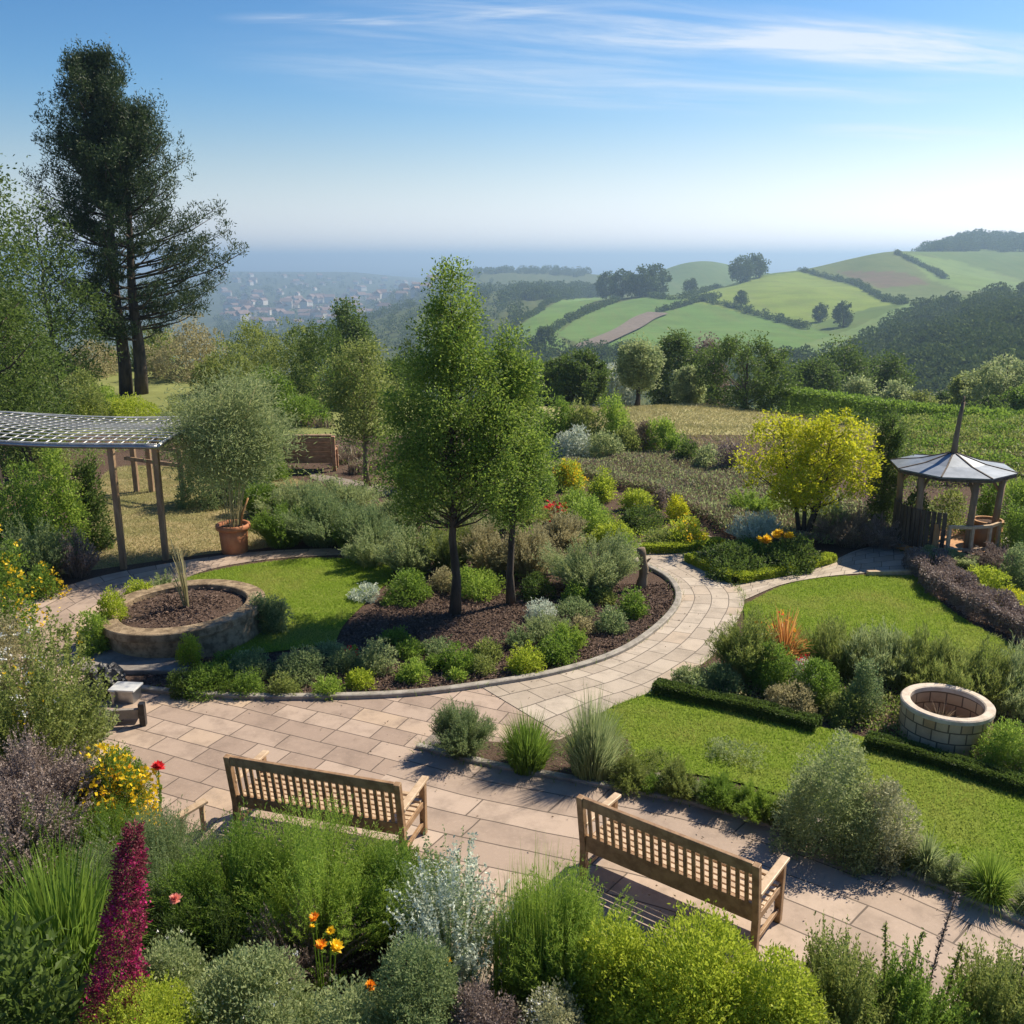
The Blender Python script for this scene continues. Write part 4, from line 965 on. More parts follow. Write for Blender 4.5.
tag(o, 'dry brown twigs standing inside the stone well', 'twigs')
pp = G(186, 632)
ring_wall('round_planter', 'large low round stone planter filled with bark beside the left path', 'planter', pp, 1.30, 1.06, .50, 'planter_stone', 'planter_stone', 'planter_stone', rimh=.14, fill_z=.40, over=.05, wob=.012, tilt=(0, -.035))
P = np.stack((RNG.normal(size=2600) * .42, RNG.normal(size=2600) * .42), 1); P = P[np.linalg.norm(P, axis=1) < 1.0]
Vc, Qc = leaf_quads(np.concatenate((P, RNG.uniform(.43, .48, (len(P), 1))), 1), unit(RNG.normal(size=(len(P), 3)) * (1, 1, .35)), RNG.uniform(.03, .08, len(P)), .025)
tag(mesh_np('bark_chips', Vc, Qc, 'bark_chip', loc=pp), 'dark bark chips spread in the round stone planter', 'mulch', None, 'stuff')
b_, t_ = stems_curve(.55, 1.35, 34, .6, .10, hv=.55); t_[:, 0] -= .12
tag(mesh_np('bare_stems', *f_strips(b_, t_, np.full(34, .022), 4, .4), 'leaf_straw', loc=pp + np.array((.05, 0, .42))), 'upright bunch of bare straw coloured stems in the round planter', 'plant')
# grey slab before the planter, meter box, low frame, dark boulder
g = G(140, 664); MB().box(-.95, .85, -.42, .40, 0, .085).build('stone_slab', 'slab_grey', None, .02, loc=g)
tag(bpy.context.scene.objects['stone_slab'], 'flat grey stone slab on the ground in front of the round planter', 'slab')
g = G(126, 700); r = empty('metal_box', g, -.1, 'small pale metal box with a light lid by the paving edge at left', 'box')
MB().box(-.14, .18, -.13, .13, 0, .19).build('casing', 'metal_grey', r, .008); MB().box(-.18, .21, -.15, .15, .192, .222).build('lid', 'metal_pale', r, .006)
MB().tube([(-.09, -.19, 0), (-.09, -.19, .20)], .022, 8).box(-.12, -.06, -.20, -.15, .19, .22).build('post', 'metal_grey', r)
g = G(118, 727); r = empty('low_barrier', g, .12, 'low grey metal frame standing on the paving at the left edge', 'barrier')
MB().box(-.62, .30, -.03, .03, .12, .26).build('panel', 'slab_grey', r, .006)
MB().box(.30, .38, -.05, .05, 0, .34).build('post', 'black_plastic', r, .006); MB().box(-.70, -.62, -.05, .05, 0, .34).build('post', 'black_plastic', r, .006)
MB().box(-.62, .30, .06, .26, .10, .13).build('shelf', 'slab_grey', r, .004)
g = G(106, 692); V, Q = [], []
bm = bmesh.new(); bmesh.ops.create_icosphere(bm, subdivisions=4, radius=.3)
for v in bm.verts:
    n = v.co.normalized(); k = 1 + .16 * math.sin(9 * n.x + 3 * n.z) * math.sin(7 * n.y + 1) + .06 * math.sin(23 * n.x) * math.sin(19 * n.z) + .05 * math.sin(31 * n.y + n.x * 8); v.co *= k; v.co.z = max(v.co.z * 1.0, -.12) + .12
me = bpy.data.meshes.new('boulder'); bm.to_mesh(me); bm.free(); me.materials.append(MATS['black_plastic']); o = bpy.data.objects.new('boulder', me); COL.objects.link(o); o.location = tuple(g); tag(o, 'glossy black crinkled boulder beside the small metal box', 'boulder')
# pale board leaning at the paving edge left of the left bench
g = G(194, 836); MB().bar((-.14, -.12, .30), (.12, .14, .36), .10, .03).bar((-.10, -.08, 0), (-.10, -.08, .30), .05, .05).bar((.08, .10, 0), (.08, .10, .34), .05, .05).build('pale_board', 'wood_pale', None, .004, loc=g)
tag(bpy.context.scene.objects['pale_board'], 'short pale board on two stakes left of the left bench', 'board')
# weathered stump post at the path fork
g = G(641, 588); z = np.linspace(0, .82, 9)
MB().tube(np.stack((.04 * np.sin(z * 5), .03 * np.cos(z * 4), z), 1), .085 * (1.2 - .35 * z) * (1 + .12 * np.sin(z * 19)), 10).tube([(.02, 0, .45), (.14, .02, .58), (.17, .02, .6)], [.03, .02, .012], 6).tube([(0, 0, .25), (.13, -.05, .33)], [.03, .015], 6).build('wooden_post', 'bark_light', None, smooth=True, loc=g)
tag(bpy.context.scene.objects['wooden_post'], 'weathered knobbly wooden post at the fork of the pale path', 'post')

# pergola with wavy wire roof
def pergola():
    root = empty('pergola', G(146, 567), 0, 'timber pergola with a wavy silver lattice roof at left', 'pergola'); o0 = np.array(root.location)
    f = G(124, 569); b = G(166, 560); H = 2.42
    hp = float(ztop(f, 441)); hb = float(ztop(b, 436))
    def post(p, top, s=.115): MB().bar((p[0] - o0[0], p[1] - o0[1], 0), (p[0] - o0[0], p[1] - o0[1], top), s, s, (0, 1, 0)).build('post', 'wood_post', root, .008)
    post(f, hp - .02); post(b, hb - .02)
    for px, py, tp in ((137, 492, 443), (152, 492, 447), (184, 501, 449)):
        q = G(px, py); post(q, float(ztop(q, tp)), .13)
    for px in (-75,):
        q = G(px, 590); post(q, 2.35)
    # roof: a warped grid of bars, spanning back towards the left
    x0, x1 = f[0] - 5.2 - o0[0], b[0] + .35 - o0[0]; y0, y1 = f[1] - .2 - o0[1], f[1] + 3.6 - o0[1]
    zf = lambda x, y: 2.40 + .035 * math.sin((x - x0) * 1.1 + .6) + .05 * math.sin((y - y0) * 1.5) - .01 * (y - y0) + .045 * max(0, x1 - x) + .20
    mb = MB()
    for x in np.linspace(x0, x1, 26): ys = np.linspace(y0, y1 - .12 * (x1 - x), 12); mb.tube([(x, y, zf(x, y)) for y in ys], .013, 5)
    for k, y in enumerate(np.linspace(y0, y1, 15)): xs = np.linspace(x0, x1, 28); mb.tube([(x, min(y, y1 - .12 * (x1 - x)), zf(x, y) + .02) for x in xs], .013, 5)
    mb.build('roof_lattice', 'metal_pale', root, smooth=True)
    MB().tube([(x, y0, zf(x, y0) - .04) for x in np.linspace(x0, x1, 24)], .045, 6).build('front_rail', 'metal_grey', root, smooth=True)
    MB().tube([(x1, y, zf(x1, y) - .04) for y in np.linspace(y0, y1, 16)], .045, 6).build('side_beam', 'metal_grey', root, smooth=True)
    mb = MB()
    for z in (.95, 1.35):
        a, c = G(128, 492), G(184, 501); mb.bar((a[0] - o0[0], a[1] - o0[1], z), (c[0] - o0[0], c[1] - o0[1], z), .05, .10)
    mb.build('cross_rail', 'wood_post', root, .004)
pergola()
# brown high backed wooden bench
g = G(301, 471); r = empty('plank_bench', g, .04, 'rust brown high backed plank seat beside the vegetable rows', 'bench')
W2 = .98
MB().bar((-W2, -.05, .30), (W2, -.05, .30), .05, .10).build('bottom_rail', 'wood_rust', r, .01)
mb = MB(); 
for k, z in enumerate(np.linspace(.40, .96, 5)): mb.bar((-W2 + .03, -.06 - .015 * k, z), (W2 - .03, -.06 - .015 * k, z), .04, .135)
mb.build('backrest', 'wood_rust', r, .012)
MB().tube([(-W2, -.12, 1.06), (0, -.12, 1.09), (W2, -.12, 1.10)], .05, 8).build('top_rail', 'wood_post', r, smooth=True)
for s in (-1, 1):
    MB().bar((s * (W2 + .04), -.06, 0), (s * (W2 + .04), -.13, 1.08), .11, .10, (0, 1, 0)).build('leg', 'wood_rust', r, .01)
    MB().bar((s * (W2 + .04), .45, 0), (s * (W2 + .04), .45, .62), .10, .10, (0, 1, 0)).build('leg', 'wood_rust', r, .01)
    MB().bar((s * (W2 + .04), -.1, .65), (s * (W2 + .04), .52, .65), .12, .05).build('armrest', 'wood_rust', r, .01)
MB().box(-W2, W2, -.03, .50, .40, .45).build('seat', 'wood_rust', r, .01)
# terracotta pot and bamboo
g = G(235, 552); k = ppm(g); r = empty('terracotta_pot', g, 0, 'tall terracotta pot with a rolled rim beside the left path', 'pot')
MB().lathe([(.02, .0), (.255, 0), (.275, .02), (.31, .54), (.30, .55), (.26, .55), (.25, .5)], 40).build('body', 'terracotta', r, smooth=True)
MB().lathe([(.305, .53), (.36, .54), (.37, .57), (.365, .635), (.34, .65), (.30, .64), (.29, .56)], 40, closed=True).build('rim', 'terracotta', r, smooth=True)
MB().lathe([(.29, .575), (.01, .60)], 32).build('soil', 'mulch', r, smooth=True)
H = float(ztop(g, 360) - .6); r = empty('potted_bamboo', g + np.array((0, 0, .585)), 0, 'feathery pale green bamboo with bare canes in the terracotta pot', 'plant')
b_, t_ = stems_curve(2.3, H, 34, .9, .10, hv=.35); b_[:, :2] *= .9
mesh_np('cane', *f_strips(b_, t_, np.full(34, .028), 8, .35, .2), 'leaf_straw', r)
n = 26000; kk = RNG.integers(0, 34, n); tt = .50 + .53 * RNG.uniform(0, 1, n) ** .8; Pb = curve_at(b_[kk], t_[kk], tt, .2)
Pb += RNG.normal(size=Pb.shape) * np.array((.30, .30, .16)) * (1.25 - np.abs(tt - .7)[:, None] * 1.2)
mesh_np('foliage', *leaf_quads(Pb, unit(RNG.normal(size=(n, 3)) * .6 + unit(Pb * (1, 1, 0)) * .5 + np.array((0, 0, .25))), .13 * RNG.uniform(.6, 1.3, n), .022), 'leaf_grey', r)
MB().tube([(.16, .02, 0), (.22, .02, .3), (.36, .04, .62)], [.03, .026, .02], 6).build('cut_stem', 'wood_orange', r, smooth=True)

# gazebo
def gazebo():
    c = G(942, 548); root = empty('gazebo', c, math.radians(12), 'small timber gazebo with a pale steel cone roof and tall spire', 'gazebo')
    ze = float(ztop(c, 466)); za = float(ztop(c, 453)); zs = float(ztop(c, 402)); R = 1.28; N = 8
    ring = lambda r, z, k0=0: [(r * math.cos((k + k0) * 2 * math.pi / N), r * math.sin((k + k0) * 2 * math.pi / N), z) for k in range(N)]
    V = ring(R, ze) + ring(R * .52, ze + (za - ze) * .36) + ring(.09, za) + ring(R - .01, ze - .035) + ring(R * .52, ze - .03 + (za - ze) * .36) + ring(.08, za - .04)
    Q = [(a * N + k, a * N + (k + 1) % N, (a + 1) * N + (k + 1) % N, (a + 1) * N + k) for a in (0, 1) for k in range(N)] + [((a + 1) * N + k, (a + 1) * N + (k + 1) % N, a * N + (k + 1) % N, a * N + k) for a in (3, 4) for k in range(N)] + [(3 * N + k, 3 * N + (k + 1) % N, (k + 1) % N, k) for k in range(N)]
    mesh_np('roof', V, Q, 'roof_steel', root)
    mb = MB()
    for k in range(N): mb.bar(V[k], V[N + k], .03, .03); mb.bar(V[N + k], V[2 * N + k], .03, .03)
    mb.build('roof_rib', 'wood_dark', root)
    mb = MB(); e = ring(R - .05, ze - .07)
    for k in range(N): mb.bar(e[k], e[(k + 1) % N], .05, .05)
    mb.build('eaves_beam', 'wood_dark', root)
    MB().tube([(0, 0, za - .05), (.02, 0, za + .35), (.05, 0, zs - .3), (.09, 0, zs)], [.075, .055, .046, .04], 10).tube([(.09, 0, zs - .02), (.09, 0, zs + .12)], .02, 6).build('spire', 'bark_light', root, smooth=True)
    for a in (200, 262, 318, 20, 90, 140):
        x, y = 1.02 * math.cos(math.radians(a)), 1.02 * math.sin(math.radians(a)); m_ = MB().tube([(x * .93, y * .93, .2), (x, y, ze - .06)], [.075, .065], 8)
        m_.tube([(x * .97, y * .97, ze - .45), (x * .7, y * .7, ze - .1)], .035, 6); m_.build('post', 'wood_post', root, smooth=True)
    mb = MB(); f = ring(1.12, .20); mb.add(f + ring(1.12, .06), [(k, (k + 1) % N, N + (k + 1) % N, N + k) for k in range(N)] + [(0, 1, 2, 3), (0, 3, 4, 7), (4, 5, 6, 7)]); mb.build('deck', 'wood_orange', root)
    mb = MB()
    for a in np.linspace(150, 232, 15): x, y = 1.06 * math.cos(math.radians(a)), 1.06 * math.sin(math.radians(a)); mb.bar((x, y, .2), (x, y, 1.05), .085, .03, (math.cos(math.radians(a)), math.sin(math.radians(a)), 0))
    mb.build('board_screen', 'wood_dark', root)
    P = [np.array((1.10 * math.cos(math.radians(a)), 1.10 * math.sin(math.radians(a)), 0)) for a in (238, 262, 285, 305)]
    mb = MB(); z_ = lambda p, z: (p[0], p[1], z)
    for a, b in zip(P[:-1], P[1:]): mb.bar(z_(a, .78), z_(b, .78), .06, .06); mb.bar(z_(a, .30), z_(b, .30), .05, .05)
    for q in P: mb.bar(z_(q, .0), z_(q, .80), .06, .06, (0, 1, 0))
    mb.build('railing', 'wood_pale', root)
    mb = MB()
    for k in range(3): mb.box(-1.30 - .3 * k, -1.0 - .3 * k, -.9, -.3, .0, .14 - .04 * k)
    q = np.array((math.cos(math.radians(226)), math.sin(math.radians(226)))) * 1.25; MB().bar((q[0], q[1], -.02), (q[0] + .12, q[1] + .14, .80), .13, .03, (0, 1, 0)).build('corner_board', 'wood_orange', root, .004)
    return c
gc = gazebo()
g = G(984, 552); r = empty('orange_barrel', g, 0, 'orange brown barrel planter at the right side of the gazebo', 'barrel')
MB().lathe([(.0, .0), (.27, 0), (.30, .35), (.31, .72), (.28, .72), (.27, .66)], 28).build('body', 'wood_orange', r, smooth=True); MB().lathe([(.315, .66), (.325, .68), (.325, .735), (.27, .735), (.27, .66)], 28).build('rim', 'wood_orange', r); MB().lathe([(.275, .68), (.01, .70)], 20).build('soil', 'mulch', r)
for px, py, top, wp, lab, lf in ((912, 548, 480, 44, 'leafy climber behind the dark boards of the gazebo', 'leaf_dark'), (946, 536, 486, 46, 'green bush seen through the gazebo behind its railing', 'leaf_olive'), (984, 540, 482, 22, 'green plant growing from the orange barrel', 'leaf_mid')):
    p = G(px, py); h = float(ztop(p, top)); w = wp / ppm(p); o = mesh_np('climbing_plant', *f_mound(w, h, .07, .035, 3500, 10), lf, loc=p); tag(o, lab, 'plant', 'plants of the gazebo')
MB().bar((-.30, -.09, .0), (.85, -.02, .0), .10, .12).build('edging_board', 'wood_pale', None, .01, loc=G(880, 575) + np.array((0, 0, .06))); tag(bpy.context.scene.objects['edging_board'], 'pale timber edging board between the lawn and the gazebo path', 'board')
# rows of dead stems in the vegetable patch
for k, (a, b, lab) in enumerate([((345, 455), (402, 447), 'far row of dry brown vegetable stems'), ((338, 464), (402, 457), 'middle row of dry brown vegetable stems'), ((352, 474), (408, 467), 'near row of dry brown vegetable stems'), ((210, 420), (330, 428), 'long row of low reddish plants behind the brown plank seat')]):
    A, B = G(*a), G(*b); n = 700; f = RNG.uniform(0, 1, n)[:, None]; P = A * (1 - f) + B * f + RNG.normal(size=(n, 3)) * (.12, .12, 0); t_ = P + np.concatenate((RNG.normal(size=(n, 2)) * .15, RNG.uniform(.1, .5, (n, 1))), 1)
    tag(mesh_np('vegetable_row', *f_strips(P, t_, np.full(n, .035), 2), 'leaf_brown'), lab, 'plant row', 'dry vegetable rows')

# ------------------------------------------------------------------ PLANTING: every shrub and clump a thing of its own
GRP = {'bed': 'clipped shrubs along the edge of the round bed', 'fore': 'shrubs of the border in front of the benches', 'kerb': 'plants along the kerb of the lower lawn',
       'feather': 'feathery shrubs behind the island lawn', 'isle': 'shrubs around the trees in the round bed', 'right': 'plants around the stone well', 'mid': 'plants of the flower bed beyond the path fork',
       'row': 'shrub row above the heather slope', 'left': 'plants at the left edge of the paving', 'gaz': 'plants beside the gazebo', 'pl': 'plants around the round planter'}
def plant(kind, px, py, wpx, top, mat, name, label, grp, cat='shrub', cover=None, leaf=None, seed=None, flowers=None, by=None, **kw):
    """px,py: where it meets the ground; wpx: width there in picture px; top: row of its highest point"""
    p = G(px, py); h = max(.12, float(ztop(p, top))); w = wpx / ppm(p)
    if grp == 'bed':
        w *= .92; h *= .80
        if kind == 'mound': kw.update(reach=.62, lobes=26, rand=.65, core=.75)
        elif kind == 'ball': kw.update(reach=.5, core=.85)
    elif grp in ('feather', 'isle', 'mid', 'right', 'kerb'): w *= .93; h *= .94
    k = 1.0 / ppm(p)                                                 # metres per picture px at its distance
    L = leaf or max(.026, 2.6 * k); n = None
    if kind == 'mound': W = L * kw.pop('wl', .5); vq = f_mound(w, h, L, W, nleaf(w, h, L, W, cover or 5.5), kw.pop('lobes', 14), **kw)
    elif kind == 'ball': W = L * .6; vq = f_mound(w, h, L, W, nleaf(w, h, L, W, cover or 6.5), 24, rand=.6, **kw)
    elif kind == 'spray': W = L * kw.pop('wl', .3); vq = f_spray(w, h, L, W, nleaf(w, h, L, W, cover or 5), **kw)
    elif kind == 'grass': bw = kw.pop('bw', max(.010, 1.3 * k)); vq = f_grass(w, h, bw, int(min(4500, max(120, (cover or 5) * w / bw * 1.6))), **kw)
    elif kind == 'spike': W = L * .7; vq = f_spike(w, h, L, W, nleaf(w, h, L, W, cover or 5), **kw)
    elif kind == 'wisp': W = L * kw.pop('wl', .55); vq = f_spray(w, h, L, W, nleaf(w, h, L, W, cover or 3), per=34, spread=1.05, base=.35, up=.2, **kw)
    if flowers is None:
        return tag(mesh_np(name, *vq, mat, loc=p), label, cat, GRP.get(grp, grp))
    root = empty(name, p, 0, label, cat, GRP.get(grp, grp)); mesh_np('foliage', *vq, mat, root)
    for fm, kind_, cnt, fr in flowers:                              # ('petal_x', 'head'|'mass', count, radius)
        if kind_ == 'head':
            for _ in range(cnt):
                d = sph(1)[0]; d[2] = abs(d[2]) * .8 + .35; d[1] = -abs(d[1]) * .8; d /= np.linalg.norm(d)
                bloom(fr, fm, root, d * np.array((w / 2, w / 2, h)) * .98)
        else:
            P, D = lump_points(w * 1.02, h * 1.03, cnt, 18, shell=.08); P = np.repeat(P, 5, 0) ; P = P + RNG.normal(size=P.shape) * fr * .55
            Vf, Qf = leaf_quads(P, unit(np.repeat(D, 5, 0) + RNG.normal(size=P.shape) * .8), fr, fr * .8); o = mesh_np('blossom', Vf, Qf, fm, root); o['kind'] = 'stuff'
    return root
# --- border in front of the benches (nearest)
plant('grass', 66, 985, 215, 832, 'leaf_mid', 'strap_leaf_plant', 'big clump of arching green strap leaves at the lower left', 'fore', 'plant', bw=.032, cover=9, droop=.5, hv=.35, base=.3)
plant('grass', 12, 1000, 120, 870, 'leaf_mid', 'strap_leaf_plant', 'strap leaved clump cut by the left margin near the bottom', 'fore', 'plant', bw=.034, cover=8, droop=.5, base=.3)
plant('mound', 30, 1090, 130, 925, 'leaf_dark', 'broad_leaf_plant', 'dark glossy broad leaved plant under the strap leaves in the lower left corner', 'fore', 'plant', leaf=.11, wl=.42, cover=3.5)
p = G(112, 1090); h = float(ztop(p, 820)); w = 66 / ppm(p); r = empty('magenta_flower_spike', G(104, 1090), 0, 'tall magenta and maroon flower spike at lower left', 'flower', GRP['fore'])
r.rotation_euler = (0, .20, 0)
mesh_np('stems', *f_spike(w, h, .03, .013, 9000, .8, .85), 'petal_maroon', r)
t_ = RNG.uniform(0, .93, 210) ** 1.15; a_ = RNG.uniform(0, 2 * math.pi, 210); rr = w / 2 * (1 - t_ * .85) ** .8 * RNG.uniform(.6, 1.2, 210)
P = np.repeat(np.stack((np.cos(a_) * rr, np.sin(a_) * rr, t_ * h), 1), 14, 0); P = P + RNG.normal(size=P.shape) * .020
o = mesh_np('blossom', *leaf_quads(P, sph(len(P)), .024, .02), 'petal_magenta', r); o['kind'] = 'stuff'
plant('mound', 150, 1120, 150, 985, 'leaf_lime', 'yellow_green_herb', 'low yellow green herb at the bottom edge under the magenta spike', 'fore', 'plant', cover=4)
plant('spray', 165, 905, 120, 812, 'leaf_blue', 'grey_green_bush', 'soft grey green bush between the magenta spike and the pale board', 'fore', cover=6)
plant('spray', 100, 880, 110, 808, 'leaf_mid', 'green_bush', 'green bush behind the strap leaves below the brown heather', 'fore', cover=6)
plant('spray', 40, 895, 130, 812, 'leaf_mid', 'green_bush', 'dense green bush at left under the brown heather', 'fore', cover=6)
plant('spray', 242, 935, 135, 822, 'leaf_mid', 'rosemary_shrub', 'left third of the tall green shrubs in front of the left bench', 'fore', cover=8, wl=.22, leaf=.042, spread=1.05)
plant('spray', 322, 945, 160, 806, 'leaf_fresh', 'rosemary_shrub', 'tallest bright green upright shrub in front of the left bench', 'fore', cover=8, wl=.22, leaf=.042, spread=1.05)
plant('spray', 398, 935, 110, 838, 'leaf_mid', 'rosemary_shrub', 'right third of the tall green shrubs beside the silver shrub', 'fore', cover=8, wl=.22, leaf=.042, spread=1.05)
plant('wisp', 458, 992, 108, 842, 'leaf_silver', 'silver_shrub', 'tall airy silver white shrub between the benches', 'fore', cover=2.2, leaf=.035)
plant('wisp', 450, 985, 100, 836, 'leaf_blue', 'grey_twiggy_shrub', 'thin dark twigs growing through the airy silver shrub', 'fore', cover=1.3, leaf=.03)
plant('grass', 540, 1000, 100, 838, 'leaf_fresh', 'upright_green_grass', 'upright bright green grassy clump left of the right bench', 'fore', 'grass clump', bw=.010, cover=6, droop=.06, base=.6, hv=.3)
plant('spray', 560, 1010, 120, 872, 'leaf_fresh', 'rosemary_shrub', 'bright green fine leaved shrub at the foot of the grassy clump', 'fore', cover=6, wl=.2, leaf=.04)
plant('mound', 692, 1080, 190, 925, 'leaf_lime', 'lime_bush', 'large rounded lime green bush in front of the right bench', 'fore', cover=14, leaf=.036, lobes=40, rand=.6, reach=.6, core=.85)
plant('mound', 612, 1045, 100, 922, 'leaf_lime', 'lime_bush', 'smaller lime yellow bush left of the large rounded one', 'fore', cover=12, leaf=.036, lobes=26, reach=.6, core=.8)
plant('mound', 768, 1110, 110, 962, 'leaf_lime', 'lime_bush', 'lowest lime green bush at the bottom right of the large one', 'fore', cover=11, leaf=.036, lobes=20, reach=.6, core=.8)
plant('mound', 255, 1090, 190, 962, 'leaf_grey', 'grey_leaved_bush', 'wide grey green bush at the bottom below the marigolds', 'fore', cover=8, leaf=.036, flowers=[('petal_white', 'mass', 120, .016)])
plant('mound', 178, 1040, 105, 938, 'leaf_grey', 'grey_leaved_bush', 'grey green bush with tiny white flowers right of the magenta spike', 'fore', cover=7, leaf=.036, flowers=[('petal_white', 'mass', 90, .016)])
plant('mound', 350, 1100, 140, 985, 'leaf_grey', 'grey_leaved_bush', 'grey bush at the bottom right of the wide one', 'fore', cover=7, leaf=.036)
plant('mound', 425, 1080, 125, 945, 'leaf_blue', 'grey_leaved_bush', 'dark grey green bush under the airy silver shrub', 'fore', cover=7, leaf=.03)
plant('spray', 225, 985, 120, 905, 'leaf_dark', 'dark_herb', 'shaded dark herb under the left of the tall green shrubs', 'fore', cover=4)
plant('spray', 300, 985, 110, 905, 'leaf_plum', 'dark_herb', 'dull purplish stems behind the marigolds', 'fore', cover=2.5)
plant('mound', 548, 1085, 100, 988, 'leaf_ash', 'white_heather', 'frosty white flowering heather at the bottom centre', 'fore', cover=5, leaf=.028, flowers=[('leaf_white', 'mass', 240, .020)])
plant('mound', 478, 1085, 90, 985, 'leaf_plum', 'dark_heather', 'dull dark heather left of the white one at the bottom', 'fore', cover=6, leaf=.026)
plant('spray', 830, 1070, 115, 936, 'leaf_olive', 'green_bush', 'first green bush right of the lime bushes at the bottom', 'fore', cover=7, leaf=.034, wl=.4)
plant('spray', 905, 1075, 120, 958, 'leaf_mid', 'green_bush', 'second green bush from the lime bushes at the bottom right', 'fore', cover=7, leaf=.034, wl=.4)
plant('spray', 985, 1080, 120, 955, 'leaf_olive', 'green_bush', 'green bush in the lower right corner', 'fore', cover=7, leaf=.034, wl=.4)
plant('spray', 1045, 1085, 100, 985, 'leaf_mid', 'green_bush', 'green bush cut by the right margin at the bottom', 'fore', cover=6, leaf=.034, wl=.4)
for k, (px, top, lab) in enumerate([(878, 925, 'shortest leftmost spire rising from the lower right bushes'), (894, 932, 'second spire from the left over the lower right bushes'), (917, 893, 'tallest thin spire over the second green bush'), (1003, 935, 'lone leaning spire over the lower right corner bush'), (935, 944, 'small spire between the tallest one and the corner bush')]):
    p = G(px, 1050); h = float(ztop(p, top)); n = 300; t_ = RNG.uniform(.3, 1, n); P = np.stack((.10 * h * (t_ ** 2) * (1 if k != 0 else -.5), np.zeros(n), t_ * h), 1) + RNG.normal(size=(n, 3)) * .008
    V1, Q1 = leaf_quads(P, unit(RNG.normal(size=(n, 3)) + (0, 0, .5)), .032, .015); z_ = np.linspace(0, 1, 8); mbb = MB().tube(np.stack((.10 * h * z_ ** 2 * (1 if k != 0 else -.5), 0 * z_, z_ * h), 1), .005, 5)
    r = empty('flower_spire', p, 0, lab, 'plant', 'thin spires at the lower right'); mesh_np('leaves', V1, Q1, 'leaf_plum' if k in (2, 3) else 'leaf_olive', r); mbb.build('stem', 'bark', r)
# marigolds, rose, dahlia
g = G(325, 1010); r = empty('marigold', g, 0, 'small marigold plant with orange yellow heads below the tall green shrubs', 'flower')
mesh_np('foliage', *f_spray(.55, .5, .035, .015, 900), 'leaf_mid', r)
def lift(px, py, dpt): d = ray(px, py); return np.array((0, 0, CZ)) + d * dpt / (d[1] * CP - d[2] * SP)
for px, py, rr, fm in [(315, 918, .055, 'petal_orange'), (331, 931, .045, 'petal_yellow'), (321, 946, .06, 'petal_orange'), (336, 947, .065, 'petal_yellow'), (312, 927, .03, 'petal_yellow')]:
    q = lift(px, py, depth(g) - .45) - g; bloom(rr, fm, r, q); MB().tube([(q[0] * .4, q[1] * .4, .05), q * .95 - (0, 0, .02)], .006, 5).build('stem', 'leaf_mid', r)
for px, py, base, rr, fm, nm, lab in [(370, 986, 1040, .05, 'petal_orange', 'marigold', 'single orange marigold right of the marigold plant'), (176, 900, 960, .065, 'petal_pink', 'pink_rose', 'single pale pink rose right of the magenta spike'), (158, 768, 825, .085, 'petal_red', 'red_dahlia', 'large red dahlia at the edge of the yellow flowers'), (448, 962, 1020, .04, 'petal_yellow', 'marigold', 'tiny yellow flower beside the silver shrub')]:
    g = G(px, base); r = empty(nm, g, 0, lab, 'flower'); q = lift(px, py, depth(g) - .40) - g
    bloom(rr, fm, r, q, petals=16, layers=3); MB().tube([(0, 0, 0), q * .5 + (.02, 0, 0), q - (0, 0, .01)], .007, 5).build('stem', 'leaf_mid', r)
    mesh_np('foliage', *f_spray(.22, max(.2, q[2] * .8), .04, .02, 160), 'leaf_mid', r)
# --- left edge
plant('wisp', 40, 842, 120, 742, 'leaf_plum', 'brown_heather', 'upper clump of purplish brown heather at left', 'left', cover=5, leaf=.03)
plant('wisp', 28, 885, 140, 790, 'leaf_plum', 'brown_heather', 'lower clump of purplish brown heather at the left margin', 'left', cover=5, leaf=.03)
plant('wisp', -10, 840, 120, 745, 'leaf_plum', 'brown_heather', 'purplish brown heather cut by the left margin', 'left', cover=5, leaf=.03)
plant('mound', 124, 838, 86, 745, 'leaf_mid', 'yellow_flower_bush', 'bush covered in yellow flowers beside the red dahlia', 'left', cover=5, flowers=[('petal_yellow', 'mass', 330, .055), ('petal_orange', 'mass', 45, .05)])
plant('wisp', 42, 780, 120, 640, 'leaf_olive', 'pale_flower_shrub', 'tall airy shrub with pale and yellow flecks at the left margin', 'left', cover=3.5, leaf=.045, flowers=[('petal_white', 'mass', 90, .03), ('petal_yellow', 'mass', 30, .03)])
plant('wisp', -5, 760, 110, 600, 'leaf_straw', 'pale_flower_shrub', 'straw tinted airy shrub cut by the left margin', 'left', cover=3.5, leaf=.045, flowers=[('petal_white', 'mass', 80, .03)])
plant('wisp', 80, 760, 60, 680, 'leaf_grey', 'pale_flower_shrub', 'small airy grey shrub beside the dark boulder', 'left', cover=3, leaf=.04)
plant('wisp', 60, 700, 70, 612, 'leaf_olive', 'thin_shrub', 'thin open shrub with a few yellow leaves over the left path', 'left', cover=1.2, leaf=.06, flowers=[('petal_yellow', 'mass', 14, .03)])
plant('mound', 6, 640, 80, 545, 'leaf_mid', 'yellow_daisy_bush', 'bush of bright yellow daisies at the left margin', 'left', cover=4, leaf=.06, flowers=[('petal_yellow', 'mass', 130, .06)])
plant('mound', 46, 596, 44, 566, 'leaf_mid', 'yellow_daisy_bush', 'small low bush of yellow daisies right of the margin one', 'left', cover=4, leaf=.06, flowers=[('petal_yellow', 'mass', 60, .05)])
plant('mound', 20, 560, 80, 470, 'leaf_mid', 'leafy_shrub', 'tall leafy shrub under the pergola roof at the left margin', 'left', cover=4, leaf=.075)
plant('mound', 66, 560, 56, 446, 'leaf_fresh', 'leafy_shrub', 'tall bright green shrub behind the left pergola post', 'left', cover=4.5, leaf=.075)
